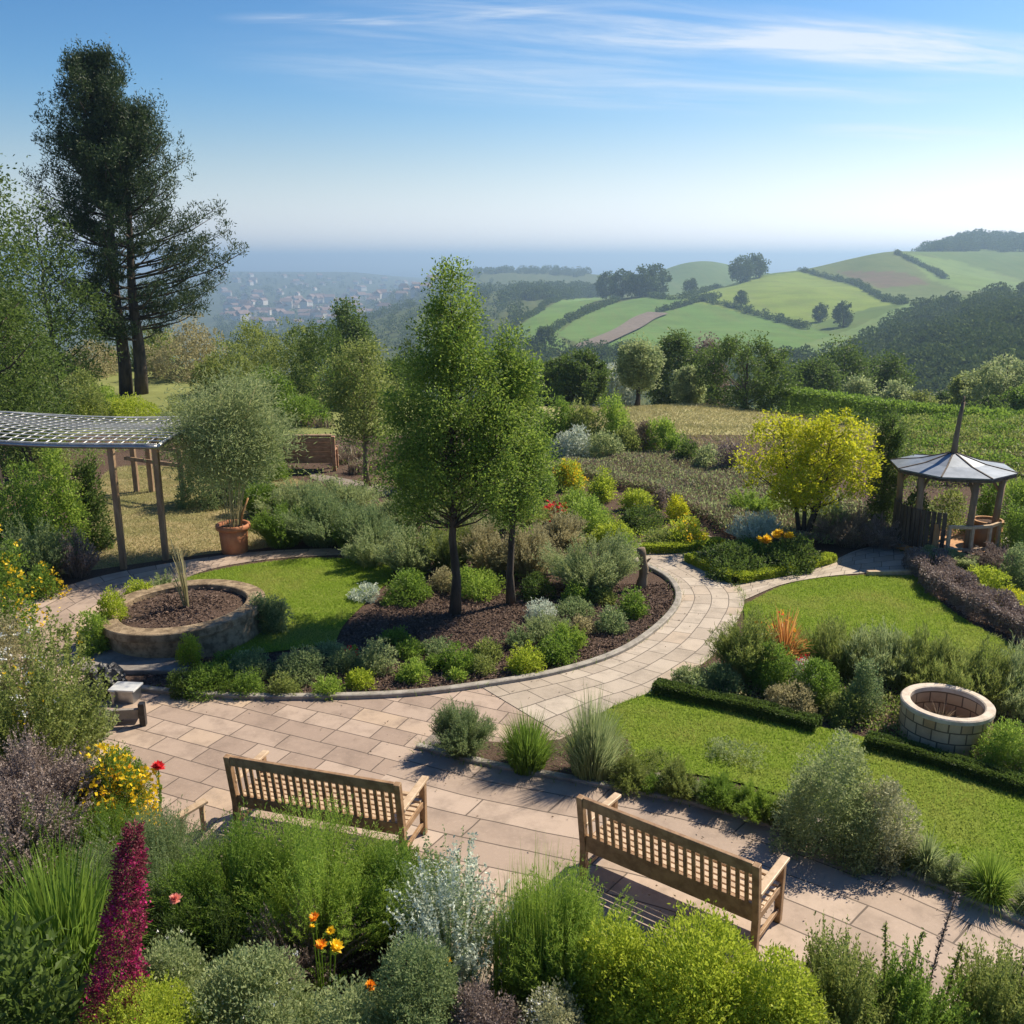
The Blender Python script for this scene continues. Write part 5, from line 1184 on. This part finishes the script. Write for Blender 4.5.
plant('mound', 96, 548, 36, 452, 'leaf_dark', 'leafy_shrub', 'dark green shrub just left of the pergola post', 'left', cover=4.5, leaf=.07)
plant('spray', 40, 580, 60, 520, 'leaf_blue', 'leafy_shrub', 'low blue green shrub under the tall ones by the pergola', 'left', cover=4, leaf=.07)
plant('spray', 80, 576, 40, 530, 'leaf_plum', 'leafy_shrub', 'reddish tinted low shrub at the foot of the pergola post', 'left', cover=4, leaf=.06)
plant('mound', 30, 470, 100, 372, 'leaf_olive', 'leafy_shrub', 'tall olive shrub seen above the pergola roof', 'left', cover=4, leaf=.09)
plant('mound', 100, 415, 40, 384, 'leaf_fresh', 'low_hedge_plant', 'bright green low plant beyond the pergola near the pine', 'left', cover=4, leaf=.08)
plant('mound', 130, 420, 70, 397, 'leaf_lime', 'low_hedge_plant', 'yellow green low planting at the foot of the pine', 'left', cover=4, leaf=.08)
plant('mound', 80, 425, 50, 396, 'leaf_lime', 'low_hedge_plant', 'yellow green low planting left of the pine foot', 'left', cover=4, leaf=.08)
plant('mound', 180, 425, 60, 400, 'leaf_olive', 'low_hedge_plant', 'olive low planting right of the pine foot', 'left', cover=4, leaf=.08)
plant('mound', 208, 505, 60, 440, 'leaf_blue', 'leafy_shrub', 'blue green shrub behind the bare canes of the bamboo', 'left', cover=4, leaf=.06)
plant('mound', 258, 478, 60, 430, 'leaf_mid', 'leafy_shrub', 'green shrub between the bamboo and the brown bench', 'left', cover=4, leaf=.06)
# --- around the planter
plant('mound', 118, 640, 36, 588, 'leaf_lime', 'lime_shrub', 'yellow green shrub behind the left side of the round planter', 'pl', cover=5)
plant('mound', 95, 655, 34, 610, 'leaf_fresh', 'lime_shrub', 'small fresh green shrub at the left of the round planter', 'pl', cover=5)
plant('mound', 142, 612, 40, 580, 'leaf_lime', 'lime_shrub', 'yellow green shrub farthest behind the round planter', 'pl', cover=5)
plant('spray', 165, 603, 36, 572, 'leaf_grey', 'fine_shrub', 'thin grey green shrub behind the bare stems of the planter', 'pl', cover=4)
plant('mound', 262, 632, 40, 590, 'leaf_blue', 'variegated_shrub', 'dull green shrub at the right rim of the round planter', 'pl', cover=5)
plant('mound', 278, 630, 30, 598, 'leaf_grey', 'variegated_shrub', 'pale edged shrub on the island lawn right of the planter', 'pl', cover=5)
plant('mound', 190, 668, 24, 634, 'leaf_lime', 'lime_shrub', 'little lime shrub in front of the round planter wall', 'pl', cover=5)
# --- shrubs along the front of the round bed
BED = [(210, 690, 64, 655, 'leaf_mid', 'broad low green mound at the left end of the round bed'), (250, 694, 36, 666, 'leaf_mid', 'small green mound beside the broad one at the left of the bed'), (250, 676, 60, 646, 'leaf_blue', 'blue green mound behind the small green one left of the bed'),
       (285, 695, 34, 668, 'leaf_olive', 'olive mound by the kerb left of the rounded pair'), (300, 676, 60, 642, 'leaf_blue', 'wide dusky mound behind the olive one'), (328, 694, 34, 671, 'leaf_fresh', 'small fresh green ball nearest the kerb at left'),
       (360, 687, 32, 664, 'leaf_lime', 'small yellow green ball by the kerb left of centre'), (379, 670, 42, 632, 'leaf_grey', 'large pale green ball left of the tree trunks'), (414, 679, 36, 652, 'leaf_fresh', 'bright green ball right of the large pale one'),
       (435, 668, 26, 650, 'leaf_mid', 'little ball tucked behind the bright green one'), (410, 656, 34, 635, 'leaf_mid', 'ball behind the bright green one below the taller tree'), (438, 653, 38, 636, 'leaf_blue', 'dusky ball under the taller tree trunk'),
       (458, 669, 38, 638, 'leaf_mid', 'round ball right of the tree trunk near the kerb'), (457, 679, 22, 666, 'leaf_fresh', 'tiny fresh tuft at the kerb in front of the round ball'), (487, 659, 34, 633, 'leaf_olive', 'olive ball between the two tree trunks'),
       (484, 672, 32, 654, 'leaf_olive', 'low olive tuft at the kerb right of the tree trunk'), (525, 670, 42, 639, 'leaf_lime', 'yellowish ball by the kerb right of the trunks'), (556, 660, 46, 628, 'leaf_mid', 'spreading green mound right of the yellowish ball'),
       (570, 650, 40, 616, 'leaf_fresh', 'upright green mound behind the spreading one'), (611, 630, 34, 601, 'leaf_blue', 'neat dark ball at the right curve of the bed'), (632, 615, 32, 584, 'leaf_mid', 'neat green ball nearest the wooden post'),
       (583, 632, 30, 612, 'leaf_straw', 'pinkish straw coloured small mound left of the neat dark ball'), (575, 615, 44, 596, 'leaf_blue', 'low dusky mound behind the straw coloured one'), (577, 602, 30, 573, 'leaf_fresh', 'green ball at the foot of the big grey lavender'),
       (545, 640, 50, 606, 'leaf_grey', 'grey wispy mound right of the shorter tree'), (602, 602, 34, 582, 'leaf_olive', 'olive mound between the lavender and the neat green ball'), (395, 640, 34, 626, 'leaf_mid', 'small mound at the back left of the large pale ball'),
       (520, 648, 34, 625, 'leaf_blue', 'dusky upright mound just right of the shorter trunk'), (185, 694, 32, 662, 'leaf_dark', 'dark mound at the far left tip of the bed'), (230, 668, 44, 648, 'leaf_mid', 'green mound nearest the right of the stone slab'), (345, 668, 44, 644, 'leaf_blue', 'blue grey mound left of the large pale ball'),
       (540, 618, 34, 596, 'leaf_silver', 'silvery low mound behind the shorter trunk'), (330, 655, 40, 640, 'leaf_grey', 'flat grey mound at the corner of the island lawn')]
for px, py, w, top, lf, lab in BED:
    kd = 'ball' if 'ball' in lab else ('spray' if 'wispy' in lab or 'upright' in lab else 'mound')
    plant(kd, px, py, w, top, lf, 'clipped_shrub' if kd == 'ball' else 'low_shrub', lab, 'bed')
plant('mound', 352, 657, 14, 648, 'leaf_mid', 'red_flower_tuft', 'small tuft of red flowers on the bark under the taller tree', 'isle', 'flower', flowers=[('petal_red', 'mass', 30, .04)])
plant('spray', 592, 590, 92, 531, 'leaf_grey', 'lavender_bush', 'big rounded grey green lavender left of the wooden post', 'isle', cover=7)
plant('mound', 405, 598, 62, 570, 'leaf_mid', 'low_hedge', 'clipped green hedge left of the taller trunk at the back of the bed', 'isle', 'hedge', cover=6)
plant('mound', 442, 590, 30, 566, 'leaf_straw', 'pinkish_shrub', 'small pinkish shrub between the two clipped hedges', 'isle', cover=5)
plant('mound', 478, 592, 64, 566, 'leaf_fresh', 'low_hedge', 'clipped brighter hedge between the two trunks at the back of the bed', 'isle', 'hedge', cover=6)
plant('mound', 365, 599, 34, 583, 'leaf_silver', 'silver_mound', 'small silvery mound on the island lawn edge', 'isle', cover=5)
plant('mound', 535, 597, 40, 572, 'leaf_dark', 'dark_shrub', 'dark shrub right of the shorter trunk', 'isle', cover=5)
# --- feathery shrubs behind the island lawn
for px, py, w, top, lf, lab in [(283, 545, 66, 500, 'leaf_mid', 'green feathery shrub right of the terracotta pot'), (325, 543, 84, 486, 'leaf_blue', 'biggest dark feathery mound behind the island lawn'), (370, 550, 70, 505, 'leaf_blue', 'dark feathery mound right of the biggest one'),
       (300, 520, 70, 480, 'leaf_grey', 'pale feathery shrub behind the dark ones'), (262, 515, 50, 478, 'leaf_mid', 'green feathery shrub behind the pot toward the bench'), (345, 510, 70, 478, 'leaf_grey', 'grey feathery shrub farthest toward the slender tree'), (400, 525, 60, 492, 'leaf_grey', 'grey shrub at the foot of the slender tree path'),
       (372, 565, 56, 528, 'leaf_grey', 'pale grey tuft at the left back edge of the island lawn'), (412, 574, 66, 522, 'leaf_grey', 'tall pale grey tuft left of the taller trunk'), (450, 570, 60, 520, 'leaf_olive', 'olive tuft behind the taller trunk'), (490, 572, 66, 518, 'leaf_straw', 'straw tinted tall tuft between the trunks'),
       (530, 575, 60, 520, 'leaf_straw', 'straw tinted tuft right of the shorter trunk'), (350, 548, 50, 520, 'leaf_mid', 'small green tuft in front of the biggest feathery mound'), (560, 548, 60, 510, 'leaf_straw', 'straw coloured tuft behind the big lavender'), (470, 540, 60, 496, 'leaf_grey', 'grey shrub seen behind the trunks'), (430, 515, 60, 480, 'leaf_olive', 'olive shrub below the crown of the taller tree'), (520, 530, 60, 495, 'leaf_olive', 'olive shrub below the crown of the shorter tree'), (240, 500, 50, 470, 'leaf_blue', 'bluish feathery shrub behind the bamboo canes'), (420, 490, 60, 455, 'leaf_mid', 'green shrub right of the slender trunk')]:
    plant('spray', px, py, w, top, lf, 'feathery_shrub', lab, 'feather', cover=7)
# --- flower bed beyond the path fork
for kd, px, py, w, top, lf, nm, lab, fl in [('mound', 571, 488, 40, 458, 'leaf_lime', 'yellow_flower_bush', 'bush topped with deep yellow flowers behind the young trees', [('petal_yellow', 'mass', 150, .07)]), ('mound', 604, 500, 38, 471, 'leaf_lime', 'lime_ball', 'yellow green ball right of the deep yellow bush', None), ('mound', 637, 510, 38, 487, 'leaf_lime', 'lime_ball', 'lower lime ball right of the yellow green one', None),
       ('mound', 645, 528, 56, 506, 'leaf_dark', 'dark_shrub', 'dark flat shrub in the bed beyond the fork', None), ('mound', 556, 520, 40, 503, 'leaf_mid', 'red_flower_patch', 'patch of crimson flowers behind the shorter tree', [('petal_red', 'mass', 110, .085)]), ('mound', 590, 530, 60, 495, 'leaf_fresh', 'pale_green_shrub', 'pale fresh shrub in the bed left of the dark flat one', None),
       ('mound', 610, 545, 50, 520, 'leaf_lime', 'pale_green_shrub', 'lime tinted shrub nearest the path fork', None), ('mound', 684, 545, 44, 516, 'leaf_lime', 'yellow_flower_bush', 'yellow flowered bush at the right end of the bed', [('petal_yellow', 'mass', 60, .06)]), ('mound', 660, 548, 40, 530, 'leaf_olive', 'low_olive_shrub', 'olive shrub behind the clipped edging of the bed', None), ('mound', 676, 520, 24, 492, 'leaf_yellow', 'yellow_shrub', 'tall thin yellow shrub behind the yellow flowered bush', None), ('mound', 660, 508, 20, 488, 'leaf_plum', 'red_shrub', 'small dark red shrub beside the lower lime ball', None),
       ('mound', 575, 510, 40, 490, 'leaf_fresh', 'pale_green_shrub', 'fresh green shrub between the deep yellow bush and the crimson patch', None), ('mound', 628, 555, 44, 536, 'leaf_fresh', 'pale_green_shrub', 'low fresh shrub beside the weathered post', None), ('mound', 545, 500, 40, 470, 'leaf_mid', 'pale_green_shrub', 'green shrub hidden beside the crown of the shorter tree', None), ('mound', 700, 545, 24, 532, 'leaf_yellow', 'yellow_shrub', 'small yellow tuft at the right tip of the clipped edging', None),
       ('spray', 752, 520, 46, 484, 'leaf_fresh', 'fresh_shrub', 'fresh green shrub left of the golden tree', None), ('spray', 755, 545, 50, 510, 'leaf_silver', 'silver_shrub', 'silver grey shrub under the golden tree', None), ('spray', 850, 545, 60, 505, 'leaf_brown', 'brown_heather', 'brown heather between the golden tree and the gazebo', None), ('spray', 880, 548, 50, 515, 'leaf_plum', 'brown_heather', 'dull heather at the foot of the dark columnar conifer', None), ('spray', 830, 535, 60, 495, 'leaf_grey', 'grey_heather', 'grey heather behind the golden tree trunk', None)]:
    plant(kd, px, py, w, top, lf, nm, lab, 'mid', flowers=fl)
# diamond bed
plant('mound', 735, 573, 80, 541, 'leaf_dark', 'dark_evergreen', 'dark glossy evergreen filling the left of the diamond bed', 'mid', cover=6, leaf=.06)
plant('mound', 785, 566, 80, 538, 'leaf_dark', 'dark_evergreen', 'dark glossy evergreen filling the right of the diamond bed', 'mid', cover=6, leaf=.06)
plant('mound', 765, 554, 76, 538, 'leaf_mid', 'dark_evergreen', 'lighter evergreen at the back of the diamond bed', 'mid', cover=6, leaf=.06)
for px, py, lab in ((760, 543, 'left yellow flower above the diamond bed'), (780, 537, 'right taller yellow flower above the diamond bed')):
    g = G(px, 565); r = empty('yellow_lily', g, 0, lab, 'flower', 'yellow flowers of the diamond bed'); h = float(ztop(g, py - 4))
    for k in range(4): bloom(.13, 'petal_yellow', r, (RNG.uniform(-.14, .14), RNG.uniform(-.1, .1), h + RNG.uniform(-.1, .1)))
    MB().tube([(0, 0, 0), (.02, 0, h)], .012, 5).build('stem', 'leaf_mid', r)
def hedge(name, label, px, w, h, mat, smooth=True, wob=.06, group='low clipped edging hedges'):
    c = gpts(px, 8, smooth); L = np.linalg.norm(np.diff(c, axis=0), axis=1).sum(); k = 1 / ppm(np.array((*c[len(c) // 2], 0))); lf = max(.03, 2.3 * k)
    o = mesh_np(name, *f_box(c - c[0], w, h, lf, lf * .6, int(min(40000, 6 * L * (w + 2 * h) / (lf * lf * .3))), wob=wob), mat, loc=(c[0][0], c[0][1], 0)); return tag(o, label, 'hedge', group)
hedge('edging_hedge', 'low clipped hedge edging the front corner of the diamond bed', [(690, 561), (712, 572), (735, 583), (770, 577), (800, 571), (831, 561)], .26, .17, 'leaf_lime', False)
hedge('edging_hedge', 'low clipped hedge edging the flower bed beyond the fork', [(642, 553), (680, 552), (722, 546)], .25, .18, 'leaf_lime')
hedge('box_hedge', 'dark low box hedge between the lower lawn and the well, left half', [(655, 692), (690, 700), (740, 711), (800, 726), (818, 731)], .28, .18, 'leaf_dark')
hedge('box_hedge', 'dark low box hedge in front of the stone well, right half', [(866, 746), (910, 757), (960, 772), (1030, 795), (1080, 810)], .28, .17, 'leaf_dark')
# --- plants along the kerb of the lower lawn
plant('spray', 462, 754, 62, 702, 'leaf_blue', 'rosemary_shrub', 'dark green rosemary at the left tip of the lower lawn bed', 'kerb', cover=8, wl=.22)
plant('grass', 527, 768, 78, 700, 'leaf_mid', 'spiky_tuft', 'middle upright green tuft at the tip of the lower lawn', 'kerb', 'grass clump', bw=.011, cover=9, droop=.15, base=.3, hv=.45)
plant('grass', 592, 776, 84, 676, 'leaf_grey', 'spiky_tuft', 'tallest upright grey green tuft at the tip of the lower lawn', 'kerb', 'grass clump', bw=.011, cover=9, droop=.12, base=.3, hv=.5)
for px, py, w, top, lf, lab in [(632, 787, 40, 755, 'leaf_olive', 'first small round grass tuft right of the tallest tuft'), (677, 797, 39, 759, 'leaf_olive', 'second small round grass tuft along the kerb'), (718, 807, 44, 774, 'leaf_mid', 'third dark round tuft along the kerb'), (758, 817, 46, 782, 'leaf_fresh', 'fourth greener tuft beside the big grey bush'), (656, 793, 26, 774, 'leaf_mid', 'little tuft between the first and second round tufts'), (698, 802, 26, 782, 'leaf_grey', 'little grey tuft between the second and third round tufts'), (738, 813, 26, 792, 'leaf_mid', 'little tuft between the third and fourth round tufts'), (780, 826, 34, 796, 'leaf_olive', 'olive tuft tucked against the left of the big grey bush'), (905, 866, 34, 842, 'leaf_olive', 'small olive tuft under the silvery bush'), (955, 888, 40, 858, 'leaf_grey', 'small grey tuft between the pale and the bright grass clumps')]:
    plant('spray', px, py, w * 1.08, top, lf, 'grass_tuft', lab, 'kerb', cover=9, wl=.14, leaf=.045, hv=.6, spread=1.1)
plant('mound', 826, 850, 108, 728, 'leaf_grey', 'grey_bush', 'big airy grey green bush on the kerb of the lower lawn', 'kerb', cover=6, leaf=.034, lobes=24, rand=.9)
plant('mound', 880, 858, 74, 772, 'leaf_ash', 'grey_bush', 'silvery bush against the right of the big grey green one', 'kerb', cover=5, leaf=.034, lobes=18, rand=.9, tuft=8)
plant('grass', 925, 874, 66, 822, 'leaf_grey', 'grass_clump', 'pale grey green grass clump right of the silvery bush', 'kerb', 'grass clump', cover=9, droop=.5, hv=.5)
plant('grass', 988, 902, 84, 838, 'leaf_fresh', 'grass_clump', 'bright green strap leaved clump near the right margin', 'kerb', 'grass clump', bw=.016, cover=9, droop=.5, hv=.4)
plant('grass', 1030, 912, 60, 866, 'leaf_grey', 'grass_clump', 'grey grass clump cut by the right margin above the path', 'kerb', 'grass clump', cover=8, droop=.6)
plant('mound', 735, 758, 70, 744, 'leaf_grey', 'flat_herb', 'flat grey herb spreading in the lower lawn', 'kerb', cover=3, leaf=.03)
plant('mound', 655, 765, 44, 752, 'leaf_olive', 'flat_herb', 'flat olive herb behind the first round tuft', 'kerb', cover=3, leaf=.03)
# --- around the well and the upper lawn bed
for kd, px, py, w, top, lf, nm, lab, kw in [('spray', 745, 678, 70, 610, 'leaf_olive', 'tall_grass_shrub', 'tall reedy shrub at the left tip of the upper lawn bed', dict(wl=.14, leaf=.08)), ('mound', 770, 690, 60, 640, 'leaf_mid', 'leafy_shrub', 'bright leafy shrub under the bronze plant', {}), ('mound', 720, 692, 60, 664, 'leaf_blue', 'leafy_shrub', 'dusky low shrub at the fork of path and hedge', {}), ('mound', 815, 702, 56, 655, 'leaf_mid', 'leafy_shrub', 'leafy shrub behind the box hedge left of the well', {}), ('mound', 690, 686, 44, 668, 'leaf_grey', 'leafy_shrub', 'grey low shrub by the path left of the box hedge', {}), ('mound', 862, 715, 40, 660, 'leaf_blue', 'leafy_shrub', 'blue green shrub just left of the stone well', {}), ('mound', 845, 720, 50, 690, 'leaf_olive', 'leafy_shrub', 'low olive shrub at the foot of the blue green one', {}), ('mound', 790, 712, 60, 685, 'leaf_straw', 'leafy_shrub', 'straw flecked low shrub along the box hedge', {}),
       ('mound', 1012, 768, 76, 722, 'leaf_fresh', 'leafy_shrub', 'fresh green bush right of the stone well', {}), ('spray', 812, 672, 50, 640, 'leaf_mid', 'tall_grass_shrub', 'reedy green shrub behind the bronze plant', dict(wl=.14, leaf=.08))]:
    plant(kd, px, py, w, top, lf, nm, lab, 'right', cover=6, **kw)
for px, py, w, top, lf, lab in [(838, 672, 60, 622, 'leaf_olive', 'first tall grass clump along the back of the upper lawn bed'), (880, 680, 66, 628, 'leaf_grey', 'second tall grass clump along the upper lawn bed'), (925, 690, 70, 634, 'leaf_olive', 'tall grass clump right behind the well'), (970, 702, 70, 642, 'leaf_olive', 'tall grass clump behind the right of the well'), (1015, 712, 70, 650, 'leaf_grey', 'tall grass clump at the right margin behind the well')]:
    plant('spray', px, py, w * 1.15, top, lf, 'tall_grass', lab, 'tall grasses behind the stone well', 'grass clump', cover=6, leaf=.10, wl=.10, up=1.2, base=.5)
plant('grass', 782, 672, 70, 598, 'leaf_bronze', 'bronze_plant', 'bronze strap leaved plant with reddish tips over the upper lawn', 'right', 'plant', bw=.05, cover=7, droop=.4, flowers=[('petal_orange', 'mass', 22, .055), ('petal_red', 'mass', 10, .05)])
plant('mound', 802, 690, 30, 655, 'leaf_silver', 'red_white_flowers', 'small clump of red and white flowers under the bronze plant', 'right', 'flower', flowers=[('petal_red', 'mass', 25, .04), ('petal_white', 'mass', 30, .04)])
# --- beside the gazebo
hedge('heather_hedge', 'purplish brown heather hedge curving from the gazebo to the right margin', [(925, 568), (935, 582), (955, 598), (985, 615), (1020, 632), (1060, 650)], 
      .80, .40, 'leaf_plum', True, wob=.16, group='plants beside the gazebo')
hedge('heather_hedge', 'grey heather strip nearest the gazebo railing', [(920, 566), (945, 570), (975, 575)], .7, .35, 'leaf_grey', True, wob=.16, group='plants beside the gazebo')
for kd, px, py, w, top, lf, nm, lab in [('mound', 985, 592, 50, 566, 'leaf_lime', 'lime_shrub', 'lime green shrub right of the gazebo railing'), ('mound', 1010, 612, 40, 590, 'leaf_yellow', 'lime_shrub', 'yellow tinted shrub at the right margin inside the heather'), ('spray', 1000, 570, 60, 545, 'leaf_plum', 'brown_heather', 'brown heather right of the orange barrel'), ('mound', 1020, 560, 50, 505, 'leaf_mid', 'leafy_shrub', 'green shrub at the right margin beside the gazebo'), ('mound', 1015, 585, 40, 545, 'leaf_blue', 'leafy_shrub', 'dusky shrub below the green one at the right margin'), ('mound', 1010, 520, 50, 480, 'leaf_fresh', 'leafy_shrub', 'fresh shrub behind the gazebo at the right margin')]:
    plant(kd, px, py, w, top, lf, nm, lab, 'gaz', cover=5)
# --- shrub row above the heather slope
for kd, px, py, w, top, lf, lab in [('mound', 560, 452, 50, 398, 'leaf_mid', 'green shrub at the left end of the row beside the young trees'), ('mound', 585, 455, 44, 402, 'leaf_olive', 'olive shrub second from the young trees in the row'), ('mound', 612, 452, 46, 394, 'leaf_fresh', 'tallest fresh green shrub of the row'), ('mound', 575, 460, 50, 428, 'leaf_silver', 'silver grey shrub in front of the row'), ('mound', 600, 462, 44, 432, 'leaf_grey', 'grey shrub in front of the tallest green one'), ('mound', 640, 455, 32, 422, 'leaf_brown', 'brown rounded shrub in the middle of the row'), ('mound', 658, 456, 34, 416, 'leaf_fresh', 'pointed green shrub right of the brown one'), ('mound', 676, 460, 28, 432, 'leaf_mid', 'small green shrub of the row right of the pointed one'), ('mound', 690, 466, 30, 442, 'leaf_dark', 'dark small shrub of the row'), ('mound', 712, 472, 40, 446, 'leaf_grey', 'grey shrub toward the right end of the row'), ('mound', 730, 476, 34, 442, 'leaf_plum', 'dusky brown shrub at the right end of the row'), ('mound', 540, 450, 40, 410, 'leaf_mid', 'green shrub just behind the shorter young tree'), ('mound', 625, 458, 30, 425, 'leaf_olive', 'olive shrub left of the brown rounded one')]:
    plant(kd, px, py, w, top, lf, 'row_shrub', lab, 'row', cover=5, leaf=.085)
# heather slope: nobody could count its plants
hp = gpts([(545, 470), (640, 458), (745, 478), (880, 520), (905, 540), (880, 548), (800, 548), (742, 545), (700, 520), (660, 500), (600, 485)], 6)
P = scatter(hp, 150000); n = len(P); hgt = .18 + .22 * np.clip(.5 + .5 * np.sin(P[:, 0] * 2.1) * np.sin(P[:, 1] * 1.7 + P[:, 0]), 0, 1); b = np.concatenate((P, (RNG.uniform(.2, 1, n) ** .7 * hgt)[:, None]), 1)
Vh, Qh = leaf_quads(b, unit(RNG.normal(size=(n, 3)) * .7 + (0, 0, .7)), .085 * RNG.uniform(.6, 1.4, n), .035)
k1 = int(n * .55); tag(mesh_np('heather', Vh[:4 * k1], Qh[:k1], 'leaf_brown'), 'brown and grey heather covering the slope behind the flower bed', 'heather', 'heather cover', 'stuff')
tag(mesh_np('heather', Vh[4 * k1:], Qh[k1:] - 4 * k1, 'leaf_grey'), 'brown and grey heather covering the slope behind the flower bed', 'heather', 'heather cover', 'stuff')
# mixed ground cover in the beds, so no bare soil shows between the shrubs
def cover_stuff(px, n, mats, lab, hmax, lf, nm='ground_cover'):
    poly = gpts(px, 5); P = scatter(poly, n); P = P[RNG.uniform(0, 1, len(P)) < .5 + .5 * np.sin(P[:, 0] * 1.3 + 2 * np.sin(P[:, 1] * 1.1))]
    b = np.concatenate((P, (RNG.uniform(0, 1, len(P)) * hmax * (.6 + .4 * np.sin(P[:, 0] * 2.7) * np.sin(P[:, 1] * 2.2)))[:, None]), 1)
    V, Q = leaf_quads(b, unit(RNG.normal(size=b.shape) * .7 + (0, 0, .6)), lf * RNG.uniform(.6, 1.3, len(b)), lf * .45); m_ = RNG.integers(0, len(mats), len(b))
    o = mesh_np(nm, V, Q, mats); o.data.polygons.foreach_set('material_index', m_.astype(np.int32)); return tag(o, lab, 'ground cover', None, 'stuff')
cover_stuff([(-60, 445), (60, 432), (400, 440), (560, 455), (600, 490), (560, 520), (600, 550), (560, 585), (420, 580), (395, 555), (330, 545), (290, 535), (330, 500), (290, 475), (110, 465), (95, 520), (40, 590), (-80, 610)], 90000, ['leaf_olive', 'leaf_mid', 'leaf_grey'], 'mixed low greenery filling the beds behind the island lawn', .28, .085)
cover_stuff([(655, 690), (720, 650), (745, 645), (860, 665), (1060, 700), (1060, 790), (960, 758), (868, 735), (800, 718)], 60000, ['leaf_olive', 'leaf_mid', 'leaf_straw'], 'mixed low greenery between the box hedge and the upper lawn', .22, .05)
cover_stuff([(-60, 880), (60, 850), (180, 870), (470, 1000), (700, 1020), (900, 1075), (1100, 1100), (1100, 1200), (-60, 1200)], 60000, ['leaf_olive', 'leaf_dark', 'leaf_grey'], 'mixed low greenery under the shrubs of the front border', .2, .035)
cover_stuff([(430, 750), (455, 742), (520, 747), (575, 749), (600, 735), (626, 744), (642, 788), (600, 782), (500, 765)], 9000, ['leaf_olive', 'leaf_mid', 'leaf_grey'], 'low grey green leaves between the three spiky tufts at the lawn tip', .16, .04)
cover_stuff([(560, 490), (690, 500), (725, 545), (640, 552), (600, 550)], 12000, ['leaf_fresh', 'leaf_lime', 'leaf_mid'], 'fresh low greenery filling the flower bed beyond the fork', .2, .06)
cover_stuff([(900, 480), (1060, 480), (1060, 600), (1000, 600), (985, 560), (1000, 530), (905, 530)], 30000, ['leaf_olive', 'leaf_plum', 'leaf_mid'], 'mixed low greenery around the gazebo', .3, .07)
# vineyard like rows on the level ground right of the columnar conifer, and the clipped hedge behind
for k, Y in enumerate(np.linspace(26.5, 40, 11)):
    u0, u1 = (895 - CX) / F, (1075 - CX) / F; z0 = 6.0; A = np.array((u0 * (Y * CP + z0 * SP), Y)); B = np.array((u1 * (Y * CP + z0 * SP) + 1, Y - .5)); n = 2600
    f = RNG.uniform(0, 1, n)[:, None]; P = A * (1 - f) + B * f + RNG.normal(size=(n, 2)) * .22; zz = terrain(P[:, 0], P[:, 1]) + RNG.uniform(.05, 1, n) ** .8 * (.5 + .12 * np.sin(P[:, 0] * 3.1 + k))
    V, Q = leaf_quads(np.concatenate((P, zz[:, None]), 1), unit(RNG.normal(size=(n, 3)) * .7 + (0, 0, .5)), .11, .06)
    order = 'nearest' if k == 0 else 'farthest' if k == 10 else '%s from the gazebo' % ['', 'second', 'third', 'fourth', 'fifth', 'sixth', 'seventh', 'eighth', 'ninth', 'tenth'][k]
    tag(mesh_np('crop_row', V, Q, 'leaf_mid' if k % 2 else 'leaf_olive'), 'low green crop row behind the gazebo, %s' % order, 'crop row', 'crop rows behind the gazebo')
g0, g1, g2 = at_dist(770, 58), at_dist(880, 50), at_dist(1100, 42)
c = resample(crv([g0[:2], g1[:2], g2[:2]], 20), 60); n = 30000
V, Q = f_box(c - c[0], 2.4, 1.55, .15, .09, n, wob=.04); sgrid = np.stack((V[:, 0] + c[0][0], V[:, 1] + c[0][1]), 1); V = V.copy(); V[:, 2] += terrain(sgrid[:, 0], sgrid[:, 1])
tag(mesh_np('field_hedge', V, Q, 'leaf_mid', loc=(c[0][0], c[0][1], 0)), 'long clipped green hedge behind the crop rows and the gazebo', 'hedge', 'hedges beyond the garden')

# fallen leaves and weeds on the paving
def on_line(c, n, sp):
    k = RNG.integers(0, len(c), n); return c[k] + RNG.normal(size=(n, 2)) * sp
P = np.vstack((on_line(LK_W[:-12], 260, .45), on_line(ISL_W, 220, .35), on_line(gpts([(230, 840), (470, 960), (600, 930), (760, 985)]), 260, .5))); n = len(P)
tag(mesh_np('fallen_leaves', *leaf_quads(np.concatenate((P, RNG.uniform(.026, .034, (n, 1))), 1), unit(RNG.normal(size=(n, 3)) * (1, 1, .22)), RNG.uniform(.015, .045, n), .018), 'leaf_brown'), 'small fallen leaves and bark bits scattered along the paving edges', 'leaves', None, 'stuff')
P = np.vstack((on_line(LK_W[:-12], 700, .06), on_line(ISL_W, 700, .05), on_line(path_r, 900, .05))); n = len(P); b = np.concatenate((P, np.full((n, 1), .01)), 1)
tag(mesh_np('edge_weeds', *f_strips(b, b + np.concatenate((RNG.normal(size=(n, 2)) * .04, RNG.uniform(.03, .11, (n, 1))), 1), np.full(n, .008), 2), 'leaf_mid'), 'thin weeds and grass growing along the kerbs', 'weeds', None, 'stuff')
